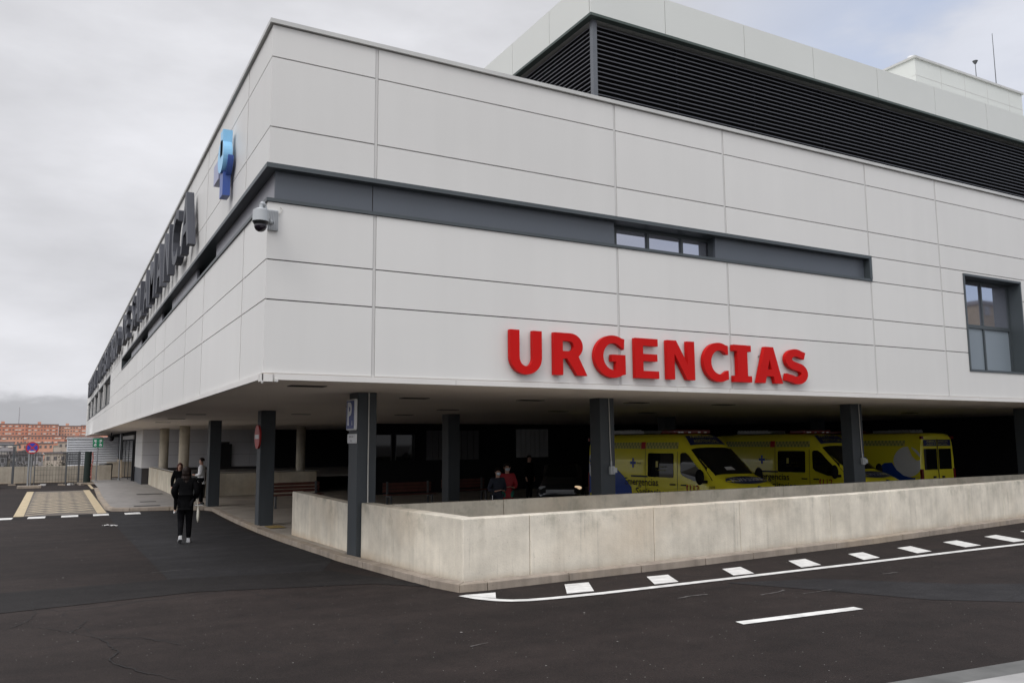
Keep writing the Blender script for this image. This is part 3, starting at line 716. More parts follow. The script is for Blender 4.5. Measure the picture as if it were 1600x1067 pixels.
while z < zf0-.1:
    lv.add([(lx+.12, ly+.02, z), (47, ly+.02, z), (47, ly+.15, z+.06), (lx+.12, ly+.15, z+.06), (lx+.12, ly+.02, z+.026), (47, ly+.02, z+.026), (47, ly+.15, z+.086), (lx+.12, ly+.15, z+.086)],
           [(0,3,2,1),(4,5,6,7),(0,1,5,4),(1,2,6,5),(2,3,7,6),(3,0,4,7)])
    z += pit
lv.build('louvre_screen', M['louvre'], H)
lv = MB(); z = zr+.05
while z < zf0-.1:
    lv.add([(lx+.02, ly+.12, z), (lx+.15, ly+.12, z+.06), (lx+.15, 27.5, z+.06), (lx+.02, 27.5, z), (lx+.02, ly+.12, z+.026), (lx+.15, ly+.12, z+.086), (lx+.15, 27.5, z+.086), (lx+.02, 27.5, z+.026)],
           [(0,3,2,1),(4,5,6,7),(0,1,5,4),(1,2,6,5),(2,3,7,6),(3,0,4,7)])
    z += pit
lv.build('louvre_screen', M['louvre'], H)
MB().box(lx-.01, lx+.115, ly-.01, ly+.115, zr, zf0-.072).build('louvre_post', mat('post_grey', (.11, .12, .135), .4), H)
for i in range(1, 14): MB().box(lx+i*2.75, lx+i*2.75+.03, ly+.16, ly+.2, zr, zf0-.1).build('louvre_bracket', M['louvre'], H)
# upper tower
tw = MB().box(30.74, 39.16, 11, 19, 11.2, 17.1).build('upper_block', M['fascia'], H)
tj = MB()
for z in (13.2, 14.9, 16.3): tj.box(30.735, 39.165, 10.994, 11.2, z, z+.02)
for x in (32.6, 34.4, 36.2, 38): tj.box(x, x+.02, 10.995, 11.05, 14.9, 17.1)
tj.build('seam', M['profile'], tw)
MB().box(30.66, 39.24, 10.92, 19.08, 17.101, 17.2).build('coping', M['coping'], tw)
MB().cyl((31.1, 11.4, 17.2), (31.1, 11.4, 17.42), .2, .16, 16).build('roof_vent', M['white'], tw)
for (x, h, y) in ((35.75, 18.1, 11.2), (37.75, 20.2, 11.4)):
    a = empty('antenna_mast', (x, y, 17.2), 0, 'short roof mast with a small cup on top' if h < 19 else 'tall thin lightning rod at the right end of the roof', 'mast')
    MB().cyl((0, 0, 0), (0, 0, h-17.2), .025, .015, 6).build('pole', M['post'], a)
    if h < 19: MB().cyl((0, 0, h-17.25), (0, 0, h-17.1), .05, .13, 8).build('cup', M['post'], a)
    else: MB().box(-.06, .06, -.06, .06, 0, .05).build('base', M['post'], a)

# ------------------------------------------------------------------ red sign
def arc(cx, cy, rx, ry, a0, a1, n=14):
    return [(cx+rx*math.cos(R(a0+(a1-a0)*i/n)), cy+ry*math.sin(R(a0+(a1-a0)*i/n))) for i in range(n+1)]
def ribbon(pts, ws):
    l = []; r_ = []
    for i, p in enumerate(pts):
        a = Vector(pts[max(0, i-1)]); b = Vector(pts[min(len(pts)-1, i+1)]); d = (b-a).normalized(); n = Vector((-d.y, d.x))*ws[i]/2
        l.append(tuple(Vector(p)+n)); r_.append(tuple(Vector(p)-n))
    return l+r_[::-1]
ST = .225
def glyph(c):
    if c == 'U':
        o = [(0, 1), (0, .42)]+arc(.39, .38, .39, .40, 180, 360, 18)+[(.78, 1), (.78-ST, 1), (.78-ST, .40)]
        o += arc(.39, .38, .165, .21, 360, 180, 12)+[(ST, 1)]
        return [o], .78
    if c == 'R':
        o = [(0, 0), (0, 1), (.42, 1)]+arc(.42, .69, .33, .31, 90, -50, 14)+[(.86, 0), (.60, 0), (.33, .40), (ST, .38), (ST, 0)]
        h = [(ST, .81), (.40, .81)]+arc(.40, .69, .115, .12, 90, -90, 8)+[(.40, .57), (ST, .57)]
        return [o, h], .86
    if c in 'GC':
        o = [(.82, .94)]+arc(.50, .5, .50, .52, 62, 300, 30)
        if c == 'G':
            o += [(.84, .07), (.84, .55), (.46, .55), (.46, .38), (.58, .38), (.58, .20)]
            o += arc(.52, .5, .285, .33, 282, 66, 22)+[(.80, .68)]
            return [o], .84
        o = [(.80, .95)]+arc(.50, .5, .50, .52, 64, 296, 30)+[(.80, .05), (.80, .29), (.76, .29)]+arc(.53, .5, .285, .32, 290, 70, 22)+[(.76, .71), (.80, .71)]
        return [o], .80
    if c == 'E': return [[(0, 0), (0, 1), (.65, 1), (.65, .815), (ST, .815), (ST, .61), (.63, .61), (.63, .43), (ST, .43), (ST, .185), (.67, .185), (.67, 0)]], .67
    if c == 'N': return [[(0, 0), (0, 1), (.28, 1), (.62, .40), (.62, 1), (.84, 1), (.84, 0), (.60, 0), (.22, .66), (.22, 0)]], .84
    if c == 'I': return [[(0, 0), (0, .17), (.11, .17), (.11, .83), (0, .83), (0, 1), (.50, 1), (.50, .83), (.39, .83), (.39, .17), (.50, .17), (.50, 0)]], .5
    if c == 'A': return [[(0, 0), (.31, 1), (.61, 1), (.92, 0), (.64, 0), (.585, .19), (.335, .19), (.28, 0)], [(.385, .38), (.535, .38), (.46, .66)]], .92
    if c == 'S':
        pts = [(.68, .80)]+arc(.38, .70, .25, .185, 52, 250, 12)+arc(.41, .295, .25, .19, 82, -128, 14)+[(.02, .20)]
        n = len(pts); ws = [.20+.025*math.sin(math.pi*i/(n-1)) for i in range(n)]
        return [ribbon(pts, ws)], .76
SG = empty('hospital_sign', (3.5, 0, 1.03), 0, 'big red raised URGENCIAS lettering fixed low on the pale front wall', 'sign')
pos = [('U', 3.62, 4.177), ('R', 4.399, 5.015), ('G', 5.159, 5.772), ('E', 5.971, 6.463), ('N', 6.646, 7.248), ('C', 7.449, 8.025), ('I', 8.153, 8.582), ('A', 8.716, 9.359), ('S', 9.433, 10.019)]
for c, a, b_ in pos:
    cs, w = glyph(c); vs, fs = poly_text(cs, .08); k = (b_-a)/w
    m_ = MB(); m_.add([(a-3.5+x*k, -.11+(.08-z), y*.665) for x, y, z in vs], [f for f in fs]); m_.build('letter', M['red'], SG)
    # stand-off pins
    m_ = MB(); m_.cyl((a-3.5+.15, -.031, .12), (a-3.5+.15, 0, .12), .012).cyl((a-3.5+.15, -.031, .5), (a-3.5+.15, 0, .5), .012)
    m_.build('fixing_pin', M['galv'], SG)

# ------------------------------------------------------------------ grey lettering on the left wall
def word_sign(word, y_far, y_near, label):
    z0, z1 = 4.0, 5.17
    root = empty('wall_sign', (0, y_far, z0), 0, label, 'sign', 'grey letter words along the left wall')
    n = len(word); wd = {'I': .42, 'E': .9, 'L': .85, 'M': 1.25, 'A': 1.1, 'O': 1.15}
    tot = sum(wd.get(c, 1.) for c in word)+.46*(n-1); u = (y_far-y_near)/tot; y = 0.
    for c in word:
        w = wd.get(c, 1.)*u
        vs, fs = text_geo(c, z1-z0, bold=.012, depth=.15, width=w)
        MB().add([(-.07-z_, -(y+x), yy) for x, yy, z_ in vs], fs).build('letter', M['letter'], root)
        y += w+.46*u
    return root
word_sign('SALAMANCA', 21.0, 6.25, 'dark grey raised SALAMANCA letters, largest looking word on the left wall')
word_sign('DE', 25.6, 22.6, 'dark grey raised two letter word DE on the left wall')
word_sign('UNIVERSITARIO', 49.3, 28.2, 'dark grey raised UNIVERSITARIO letters above the strip window')
word_sign('HOSPITAL', 68, 52.2, 'dark grey raised HOSPITAL letters at the far end of the left wall')
# blue emblem: light figure over a dark cross
E_ = empty('wall_emblem', (0, 2.78, 4.6), 0, 'blue cross shaped emblem with pale figure near the corner of the left wall', 'emblem')
def emb(contours, d0, d1, m, nm):
    vs, fs = poly_text(contours, d1-d0); MB().add([(-d0-z, -x, y) for x, y, z in vs], fs).build(nm, m, E_)
emb([[(-.02, .48), (.20, .48), (.20, .05), (-.02, .05)]], .05, .20, M['lightblue'], 'upper_arm')
emb([arc(.04, .06, .27, .27, 0, 350, 30)], .06, .20, M['lightblue'], 'disc')
emb([[(-.14, -.18), (.14, -.18), (.14, -.60), (-.14, -.60)]], .05, .17, M['darkblue'], 'lower_arm')
emb([[(-.74, .12), (-.24, .12), (-.24, -.22), (-.74, -.22)]], .05, .18, M['glare_blue'], 'left_arm')  # lilac tone is sky glare on the blue front face, put into the colour
emb([arc(.04, .02, .30, .30, 180, 360, 20)], .045, .13, M['darkblue'], 'shoulder')

# ------------------------------------------------------------------ security camera on the corner
K = empty('security_camera', (.065, 0, 2.95), 0, 'light grey dome security camera bracketed off the building corner', 'camera')
MB().box(-.085, .085, -.05, -.001, -.17, .17).build('wall_plate', M['lgrey'], K, bevel=.008)
fins = MB()
for i in range(7): fins.box(-.09+i*.026, -.078+i*.026, -.066, -.0505, -.15, .15)
fins.build('fins', M['galv'], K)
ar = MB(); ar.tube([(-.02, -.05, -.05), (-.10, -.18, -.05), (-.17, -.30, .02), (-.20, -.34, .13), (-.24, -.38, .16), (-.27, -.41, .12)], .034, 12); ar.build('arm', M['lgrey'], K, smooth=True)
hd = MB(); hd.cyl((-.27, -.41, -.15), (-.27, -.41, .03), .125, .122, 28).cyl((-.27, -.41, .0301), (-.27, -.41, .065), .122, .06, 28).cyl((-.27, -.41, .0651), (-.27, -.41, .12), .032, .028, 16); hd.build('housing', M['lgrey'], K, smooth=False, bevel=.004)
MB().cyl((-.27, -.41, -.20), (-.27, -.41, -.151), .098, .128, 28).build('collar', M['avblack'], K)
MB().ball((-.27, -.41, -.215), .098, n=24, m=14).build('dome', M['dome'], K, smooth=True)
MB().tube([(.09, -.02, .10), (.13, -.02, .16), (.15, -.015, .21), (.12, -.01, .24)], .007, 6).build('cable', M['cable'], K)

K.scale = (.82, .82, .82)
# ------------------------------------------------------------------ signs on pillars and posts
x, y = P[0][:2]
s = empty('parking_sign', (x-.001, y+.22, .475), 0, 'blue and white parking sign with a big P on the corner pillar', 'sign')
MB().box(-.06, -.004, -.27, .27, -.30, .32).build('panel', M['white'], s, bevel=.03)
MB().box(-.063, -.0605, -.235, .235, -.265, .285).build('blue_field', M['signblue'], s, bevel=.0)
vs, fs = text_geo('P', .42, .03, .004, .26); MB().add([(-.068+(.004-z), .13-x_+.02, y_-.18) for x_, y_, z in vs], fs).build('letter', M['white'], s)
vs, fs = text_geo('i', .09, .01, .004, .025); MB().add([(-.068+(.004-z), -.12-x_, y_-.2) for x_, y_, z in vs], fs).build('pictogram', M['white'], s)
s.scale = (1, .87, .87)
s = empty('notice_plate', (x-.001, y+.22, .075), 0, 'small white notice plate below the parking sign', 'sign')
MB().box(-.035, -.004, -.22, .22, -.08, .08).build('panel', M['white'], s, bevel=.008)
vs, fs = text_geo('RESERVADO', .03, .0, .002); MB().add([(-.038, .12-x_, y_+.02) for x_, y_, z in vs], fs).build('lettering', M['avblack'], s)
vs, fs = text_geo('Taxis', .035, .0, .002); MB().add([(-.038, .06-x_, y_-.05) for x_, y_, z in vs], fs).build('lettering', M['avblack'], s)
x, y = P[1][:2]
s = empty('no_entry_sign', (x-.001, y+.2, .18), 0, 'round red no entry sign with white bar on the second pillar', 'sign')
MB().cyl((-.05, 0, 0), (-.004, 0, 0), .31, n=40).build('disc', M['signred'], s)
MB().box(-.056, -.0502, -.23, .23, -.055, .055).build('bar', M['white'], s)
# green assembly sign
gx, gy = -.05, 47.2
s = empty('assembly_point_sign', (gx, gy, gz(gy)+.11), 0, 'square green sign with white corner arrows on a thin post', 'sign')
MB().cyl((0, 0, 0), (0, 0, 2.55), .035).build('post', M['galv'], s)
MB().box(-.29, .29, -.06, -.036, 2.12, 2.66).build('panel', M['signgreen'], s)
for sx in (-1, 1):
    for sz in (-1, 1):
        MB().prism([(sx*.08, 2.39+sz*.06), (sx*.22, 2.39+sz*.2), (sx*.22, 2.39+sz*.1), (sx*.12, 2.39+sz*.02)], -.068, -.0605, lambda a, b, c: (a, c, b)).prism([(sx*.22, 2.39+sz*.2), (sx*.1, 2.39+sz*.2), (sx*.05, 2.39+sz*.1)], -.0675, -.0608, lambda a, b, c: (a, c, b)).build('arrow', M['white'], s)
# thin pole on the pavement
s = empty('thin_post', (1.30, 48.3, gz(48)+.11), 0, 'thin pale metal post standing on the pavement before the entrance', 'post')
MB().cyl((0, 0, 0), (0, 0, 3.0), .04, .035).build('pole', M['galv'], s); MB().cyl((0, 0, 0), (0, 0, .08), .08).build('base', M['galv'], s)
# no parking sign
s = empty('no_parking_sign', (-3.50, 42.4, gz(42)), 0, 'round blue and red no parking sign on a grey post with concrete foot', 'sign')
MB().box(-.62, .55, -.25, .25, 0, .16).build('foot', M['kerb'], s, bevel=.02)
MB().cyl((-.12, 0, .16), (-.12, 0, 2.0), .05).cyl((.0, 0, .16), (.0, 0, 2.5), .035).build('post', M['galv'], s)
MB().cyl((0, -.05, 2.24), (0, -.075, 2.24), .33, n=40).build('rim', M['signred'], s)
MB().cyl((0, -.0755, 2.24), (0, -.082, 2.24), .255, n=40).build('disc', mat('sign_bright_blue', (.03, .05, .42), .4), s)
for a in (45, -45):
    c_, s_ = math.cos(R(a)), math.sin(R(a))
    MB().add([(c_*px_-s_*pz_, -.0835+(.0003 if a > 0 else 0), 2.24+s_*px_+c_*pz_) for px_, pz_ in ((-.26, -.03), (.26, -.03), (.26, .03), (-.26, .03))], [(0, 1, 2, 3)]).build('slash', M['signred'], s)
MB().box(-.16, .16, -.09, -.084, 2.0, 2.07).build('arrow', M['white'], s)

# ------------------------------------------------------------------ concrete walls
def wall_run(name, pts, th, zt, mt, label, joints, side=1, zb=None):
    """wall along a polyline, cast in bays with open joints"""
    root = empty(name, (pts[0][0], pts[0][1], gz(pts[0][1])), 0, label, 'wall'); ox, oy, oz = root.location
    L = [0]
    for a, b in zip(pts, pts[1:]): L.append(L[-1]+(Vector(b)-Vector(a)).length)
    def at(s):
        for i in range(len(pts)-1):
            if s <= L[i+1]+1e-9:
                t = (s-L[i])/(L[i+1]-L[i]); return Vector(pts[i]).lerp(Vector(pts[i+1]), t)
        return Vector(pts[-1])
    def nrm(s):
        d = (at(min(L[-1], s+.05))-at(max(0, s-.05))).normalized(); return Vector((-d.y, d.x))*side
    js = sorted(set([0]+[j for j in joints if j < L[-1]]+[L[-1]]))
    for a, b in zip(js, js[1:]):
        ks = [a+.004]+[l for l in L if a < l < b]+[b-.004]
        m_ = MB(); vs = []; fs = []; n = 0
        for s_ in ks:
            p = at(s_); q = p+nrm(s_)*th; zl = (zb if zb is not None else gz(p.y)+.02)
            vs += [(p.x-ox, p.y-oy, zl-oz), (q.x-ox, q.y-oy, zl-oz), (q.x-ox, q.y-oy, zt-oz), (p.x-ox, p.y-oy, zt-oz)]
        for i in range(len(ks)-1):
            o_ = i*4
            fs += [(o_+j, o_+(j+1) % 4, o_+4+(j+1) % 4, o_+4+j) for j in range(4)]
        e = (len(ks)-1)*4; fs += [(0, 3, 2, 1), (e, e+1, e+2, e+3)]
        m_.add(vs, fs).build('bay', mt, root, bevel=.012)
    return root
wall_run('concrete_wall', [(2.42, -.96), (6.44, -.76), (10.74, -.41), (17.91, .60), (25.5, 1.72)], .24, -1.0, M['conc'],
         'long pale concrete parapet wall along the road, nearest the camera', [1.05, 3.3, 5.2, 7.6, 9.6, 12.9, 14.6, 18, 20.4], 1)
wall_run('concrete_wall', [(2.42, -.715), (2.28, 1.0), (2.24, 2.62)], .24, -1.0, M['conc'], 'short return of the front parapet running back to the corner pillar', [2.0], -1)
wall_run('concrete_wall', [(2.26, 3.12), (2.36, 7.72)], .22, -1.06, M['conc'], 'free ended low concrete wall between the corner pillar and the no entry pillar', [], -1)
wall_run('concrete_wall', [(2.50, 1.93), (9, 1.98), (21.5, 2.48), (25.5, 2.7)], .12, -1.0, M['conc2'], 'inner concrete wall of the ramp just behind the front parapet', [2.1, 5.6, 9.1, 12.4, 15.7, 19], 1)
sheet('ramp', [(2.7, -.7), (18, .9), (25, 1.9), (25, 2.5), (9, 1.9), (2.5, 1.9)], M['floor'], .03)
wall_run('terrace_wall', [(2.38, 27.4), (2.40, 40.9)], .22, -1.30, M['column'], 'pale low concrete terrace wall carrying the round columns', [3.3, 6.6, 10], -1)
wall_run('terrace_wall', [(2.6, 27.4), (8.4, 27.4)], .2, -1.30, M['column'], 'shaded low concrete wall with white rail facing the pavement', [4, 8], 1)
r_ = empty('handrail', (2.7, 27.45, -1.25), 0, 'thin pale rail on top of the shaded low wall', 'handrail')
MB().cyl((0, 0, 0), (5.8, 0, 0), .022).cyl((-.2, .1, 0), (-.2, 13, 0), .022).build('rail', M['steel'], r_)
MB().box(2.62, 15, 27.62, 40.95, -1.55, -1.5).build('terrace', M['pave']) ['kind'] = 'structure'
wall_run('boundary_wall', [(-14, 49.2), (.9, 49.2)], .3, -1.32, M['conc3'], 'brownish concrete boundary wall across the end of the drive', [5, 10, 12.5], 1)
wall_run('boundary_wall', [(.95, 56.5), (1.84, 56.5)], .3, -1.25, M['conc3'], 'pale stub of wall beside the glazed entrance', [], 1)

# ------------------------------------------------------------------ fence on the left, bins, planter
def mesh_panel(name, x0, x1, y, z0, z1, sx, sz, label, mt='mesh', r=.006, grp='temporary mesh fence panels'):
    o = empty(name, (x0, y, z0), 0, label, 'fence panel', grp)
    m_ = MB(); n = int((x1-x0)/sx)
    for i in range(n+1): m_.box(i*sx-r, i*sx+r, -r, r, 0, z1-z0)
    k = int((z1-z0)/sz)
    for i in range(k+1): m_.box(0, x1-x0, -r+.002, r+.002, i*sz-r, i*sz+r)
    m_.build('wire_mesh', M[mt], o)
    f = MB(); f.cyl((0, 0, 0), (0, 0, z1-z0), .03).cyl((x1-x0, 0, 0), (x1-x0, 0, z1-z0), .03).cyl((0, 0, z1-z0), (x1-x0, 0, z1-z0), .02); f.build('frame', M['post'], o)
    return o
zg = gz(46)
mesh_panel('mesh_fence', -9.5, -6.6, 49.3, -1.3, -.3, .07, .07, 'fine dark mesh on the boundary wall behind the planter', r=.014)
mesh_panel('mesh_fence', -6.5, -3.6, 49.3, -1.3, -.35, .08, .08, 'dark mesh on the boundary wall left of the no parking post', r=.014)
mesh_panel('mesh_fence', -3.4, -1.75, 46.4, zg, zg+1.95, .16, .3, 'open wire fence panel right of the no parking post')
mesh_panel('mesh_fence', -1.72, -.42, 46.2, zg, zg+1.95, .14, .3, 'open wire fence panel ending at the dark roll')
o = empty('debris_net', (-1.95, 47.6, -1.2), 0, 'dark netting hung above the boundary wall', 'netting')
m_ = MB()
for i in range(23): m_.box(i*.045-.009, i*.045+.009, -.01, .01, 0, .72)
for i in range(14): m_.box(0, 1.0, -.008, .012, i*.055, i*.055+.02)
m_.build('net', M['mesh'], o)
for x, h, lb in ((-4.55, 2.3, 'dark steel post at the left of the fence'), (-1.05, 2.0, 'dark steel post in the middle of the fence panels')):
    o = empty('fence_post', (x, 47.0, zg), 0, lb, 'post'); MB().box(-.05, .05, -.05, .05, 0, h).build('post', M['post'], o); MB().box(-.2, .2, -.12, .12, 0, .08).build('foot', M['kerb'], o)
o = empty('gate_frame', (-5.35, 47.3, zg), 0, 'dark portal frame of two posts and a beam by the fence', 'frame')
MB().box(-.06, .06, -.06, .06, 0, 2.35).box(.75, .87, -.06, .06, 0, 2.3).build('post', M['post'], o); MB().box(-.35, 1.1, -.07, .07, 2.36, 2.44).build('beam', M['post'], o)
o = empty('rolled_netting', (-.62, 45.6, zg), 0, 'upright roll of dark green netting at the end of the fence', 'netting')
MB().cyl((0, 0, .12), (.02, 0, 1.98), .2, .19, 14).build('roll', mat('dark_green_net', (.012, .022, .018), .9), o)
MB().box(-.5, .6, -.3, .3, 0, .12).build('foot', M['kerb'], o, bevel=.02)
tp = MB(); pts = [(.24+random.uniform(-.05, .05), -.12+random.uniform(-.04, .04), .3+i*.09) for i in range(19)]; tp.tube(pts, .035, 5); tp.build('warning_tape', M['tape'], o)
for i, (x, y) in enumerate(((-2.0, 45.2), (-1.5, 45.4), (-.9, 44.8), (-2.9, 45.6))):
    m_ = MB(); m_.box(-.14, .14, -.1, .1, 0, .1).box(.05, .25, -.15, .02, 0, .06); o = m_.build('rubble_block', M['paper'] if i % 2 else M['kerb']); o.location = (x, y, gz(y)); o.rotation_euler.z = i
    tag(o, ['pale rubble lump under the middle of the fence', 'grey rubble lump between two pale ones under the fence', 'pale rubble lump beside the netting roll', 'rubble lump nearest the no parking post'][i], 'rubble', 'rubble lumps under the fence')
o = empty('planter', (-6.0, 43.6, gz(44)), 0, 'rust coloured tapered planter at the left edge of the drive', 'planter')
def frus(m_, w0, w1, z0, z1): m_.add([(-w0, -w0, z0), (w0, -w0, z0), (w0, w0, z0), (-w0, w0, z0), (-w1, -w1, z1), (w1, -w1, z1), (w1, w1, z1), (-w1, w1, z1)], [(0,3,2,1),(4,5,6,7),(0,1,5,4),(1,2,6,5),(2,3,7,6),(3,0,4,7)])
m_ = MB(); frus(m_, .6, .85, 0, .78); m_.build('tub', M['tapered'], o); m_ = MB(); frus(m_, .92, .92, .78, .9); m_.build('rim', M['tapered'], o)
o = empty('litter_bin', (.62, 50.5, gz(50)+.11), 0, 'dark round bin on the pavement near the entrance', 'bin')
MB().cyl((0, 0, 0), (0, 0, .95), .38, .42, 20).build('body', M['bin'], o); MB().cyl((0, 0, .951), (0, 0, 1.03), .44, .38, 20).build('lid', M['avblack'], o)
o = empty('litter_bin', (3.05, 26.6, gz(27)+.11), 0, 'dark tall bin in front of the shaded low wall', 'bin')
MB().cyl((0, 0, 0), (0, 0, 1.0), .30, .34, 20).build('body', M['bin'], o); MB().cyl((0, 0, 1.001), (0, 0, 1.1), .36, .3, 20).build('lid', M['avblack'], o)
o = empty('dome_camera', (1.1, 55, ZS-.004), 0, 'small black dome camera hanging from the soffit by the entrance', 'camera')
MB().cyl((0, 0, -.25), (0, 0, 0), .05).cyl((0, 0, -.42), (0, 0, -.25), .2, .16, 16).build('housing', M['avblack'], o); MB().ball((0, 0, -.44), .17, n=16, m=8).build('dome', M['dome'], o, smooth=True)
# litter on the asphalt
for (x, y, a, lb) in ((-.95, 15.6, .3, 'crumpled white paper lying on the asphalt'), (-.78, 15.25, 1.2, 'flat torn grey paper beside the crumpled sheet on the asphalt')):
    m_ = MB(); n = 5
    P_ = [[(-.13+.26*i/n, -.16+.32*j/n, .01+random.uniform(0, .05)) for i in range(n+1)] for j in range(n+1)]
    m_.add([p for r in P_ for p in r], [(j*(n+1)+i, j*(n+1)+i+1, (j+1)*(n+1)+i+1, (j+1)*(n+1)+i) for j in range(n) for i in range(n)])
    o = m_.build('paper_scrap', M['paper'], recalc=False); o.location = (x, y, gz(y)); o.rotation_euler.z = a; o.scale = (.6, .6, .8); tag(o, lb, 'litter')
sp_ = MB()
for i in range(190):
    x = random.uniform(-4, 11); y = random.uniform(-7, 16); 
    if x > 2 and y > -1.4: continue
    r = random.uniform(.004, .016); z = gz(y); a = random.uniform(0, 6)
    sp_.add([(x+r*math.cos(a+q*1.57)*random.uniform(.6, 1.4), y+r*math.sin(a+q*1.57), z+.004) for q in range(4)]+[(x, y, z+r*.7)], [(0, 1, 4), (1, 2, 4), (2, 3, 4), (3, 0, 4)])
o = sp_.build('grit', mat('pale_grit', (.17, .16, .15), .9)); o['kind'] = 'stuff'

# ------------------------------------------------------------------ benches
def bench(x, y, rz, label):
    o = empty('bench', (x, y, flz(x, y)), rz, label, 'bench', 'red brown slatted benches in the undercroft')
    s = MB(); [s.box(-.95, .95, -.02+i*.12, .08+i*.12, .43, .46) for i in range(4)]; s.build('seat', M['bench'], o)
    s = MB(); [s.box(-.95, .95, .47, .50, .52+i*.12, .62+i*.12) for i in range(3)]; s.build('backrest', M['bench'], o)
    for q in (-.8, .8): MB().box(q-.03, q+.03, 0, .06, 0, .43).box(q-.03, q+.03, .40, .465, 0, .9).box(q-.03, q+.03, .06, .4, .36, .42).build('leg', M['post'], o)
bench(5.2, 18.2, R(6), 'red brown bench behind the no entry pillar and the free ended wall')
bench(9.1, 17.3, 0, 'red brown bench seen left of the inner square pillar'); bench(12.0, 18.6, 0, 'dim red brown bench behind the couple')

# ------------------------------------------------------------------ ambulances
ST_X = [0, .06, 1.0, 2.0, 3.0, 3.55, 3.9, 4.28, 4.7, 5.12, 5.5, 5.85, 6.0, 6.06]
ST_Z = [2.40, 2.48, 2.5, 2.5, 2.5, 2.49, 2.42, 2.08, 1.72, 1.36, 1.24, 1.08, .90, .62]
ST_W = [.98, 1.0, 1.0, 1.0, 1.0, 1.0, 1.0, 1.0, .995, .98, .95, .88, .76, .70]
FR_Z = [0, 0, .16, .40, .62, .84, .94, .985, 1.0, 1.005]
FR_W = [0, .97, 1.0, 1.0, .985, .945, .89, .80, .55, 0]
def ip(x, X, Y):
    if x <= X[0]: return Y[0]
    for i in range(len(X)-1):
        if x <= X[i+1]: return Y[i]+(Y[i+1]-Y[i])*(x-X[i])/(X[i+1]-X[i])
    return Y[-1]
def ztop(x): return ip(x, ST_X, ST_Z)
def side_y(x, z):
    fr = min(1, max(0, (z-.3)/max(.1, (max(ztop(x), 0)-.3))))
    return ip(x, ST_X, ST_W)*ip(fr, FR_Z[1:8], FR_W[1:8])
def side_ref(x, z):                # flank surface ignoring the sloping front, for decals
    fr = min(.95, max(0, (z-.3)/2.2)); return ip(x, ST_X, ST_W)*ip(fr, FR_Z[1:8], FR_W[1:8])
def top_z(x, y):
    w = ip(x, ST_X, ST_W); q = abs(y)/w; zt = ztop(x)
    return .3+(zt-.3)*ip(q, [0, .55, .80, .89, .945], [1.005, 1.0, .985, .94, .84])
def side_patch(poly, sgn, off=.008, n=6, thick=.0):
    """polygon (x,z) laid on the flank; fan-free grid by clipping into strips"""
    bm = bmesh.new(); f = bm.faces.new([bm.verts.new((a, 0, b)) for a, b in poly])
    z0 = min(b for a, b in poly); z1 = max(b for a, b in poly)
    for zc in (.65, 1.18, 1.66, 2.15, 2.37):
        if z0 < zc < z1: bmesh.ops.bisect_plane(bm, geom=bm.verts[:]+bm.edges[:]+bm.faces[:], plane_co=(0, 0, zc), plane_no=(0, 0, 1))
    vs = [(v.co.x, sgn*(side_ref(v.co.x, v.co.z)+off), v.co.z) for v in bm.verts]; bm.verts.index_update()
    fs = [tuple(v.index for v in f.verts) for f in bm.faces]; bm.free(); return vs, fs
def side_text(m_, txt, x, z, h, sgn, bold=0., width=None, off=.012):
    vs, fs = text_geo(txt, h, bold, .002, width)
    w = max(v[0] for v in vs)
    m_.add([((x+v[0]) if sgn < 0 else (x+w-v[0]), sgn*(side_ref(x+v[0], z+v[1])+off), z+v[1]) for v in vs], fs)
def rr_poly(x0, x1, z0, z1, r=.06):
    o = []
    for cx, cz, a in ((x1-r, z1-r, 0), (x0+r, z1-r, 90), (x0+r, z0+r, 180), (x1-r, z0+r, 270)): o += arc(cx, cz, r, r, a, a+90, 4)
    return o
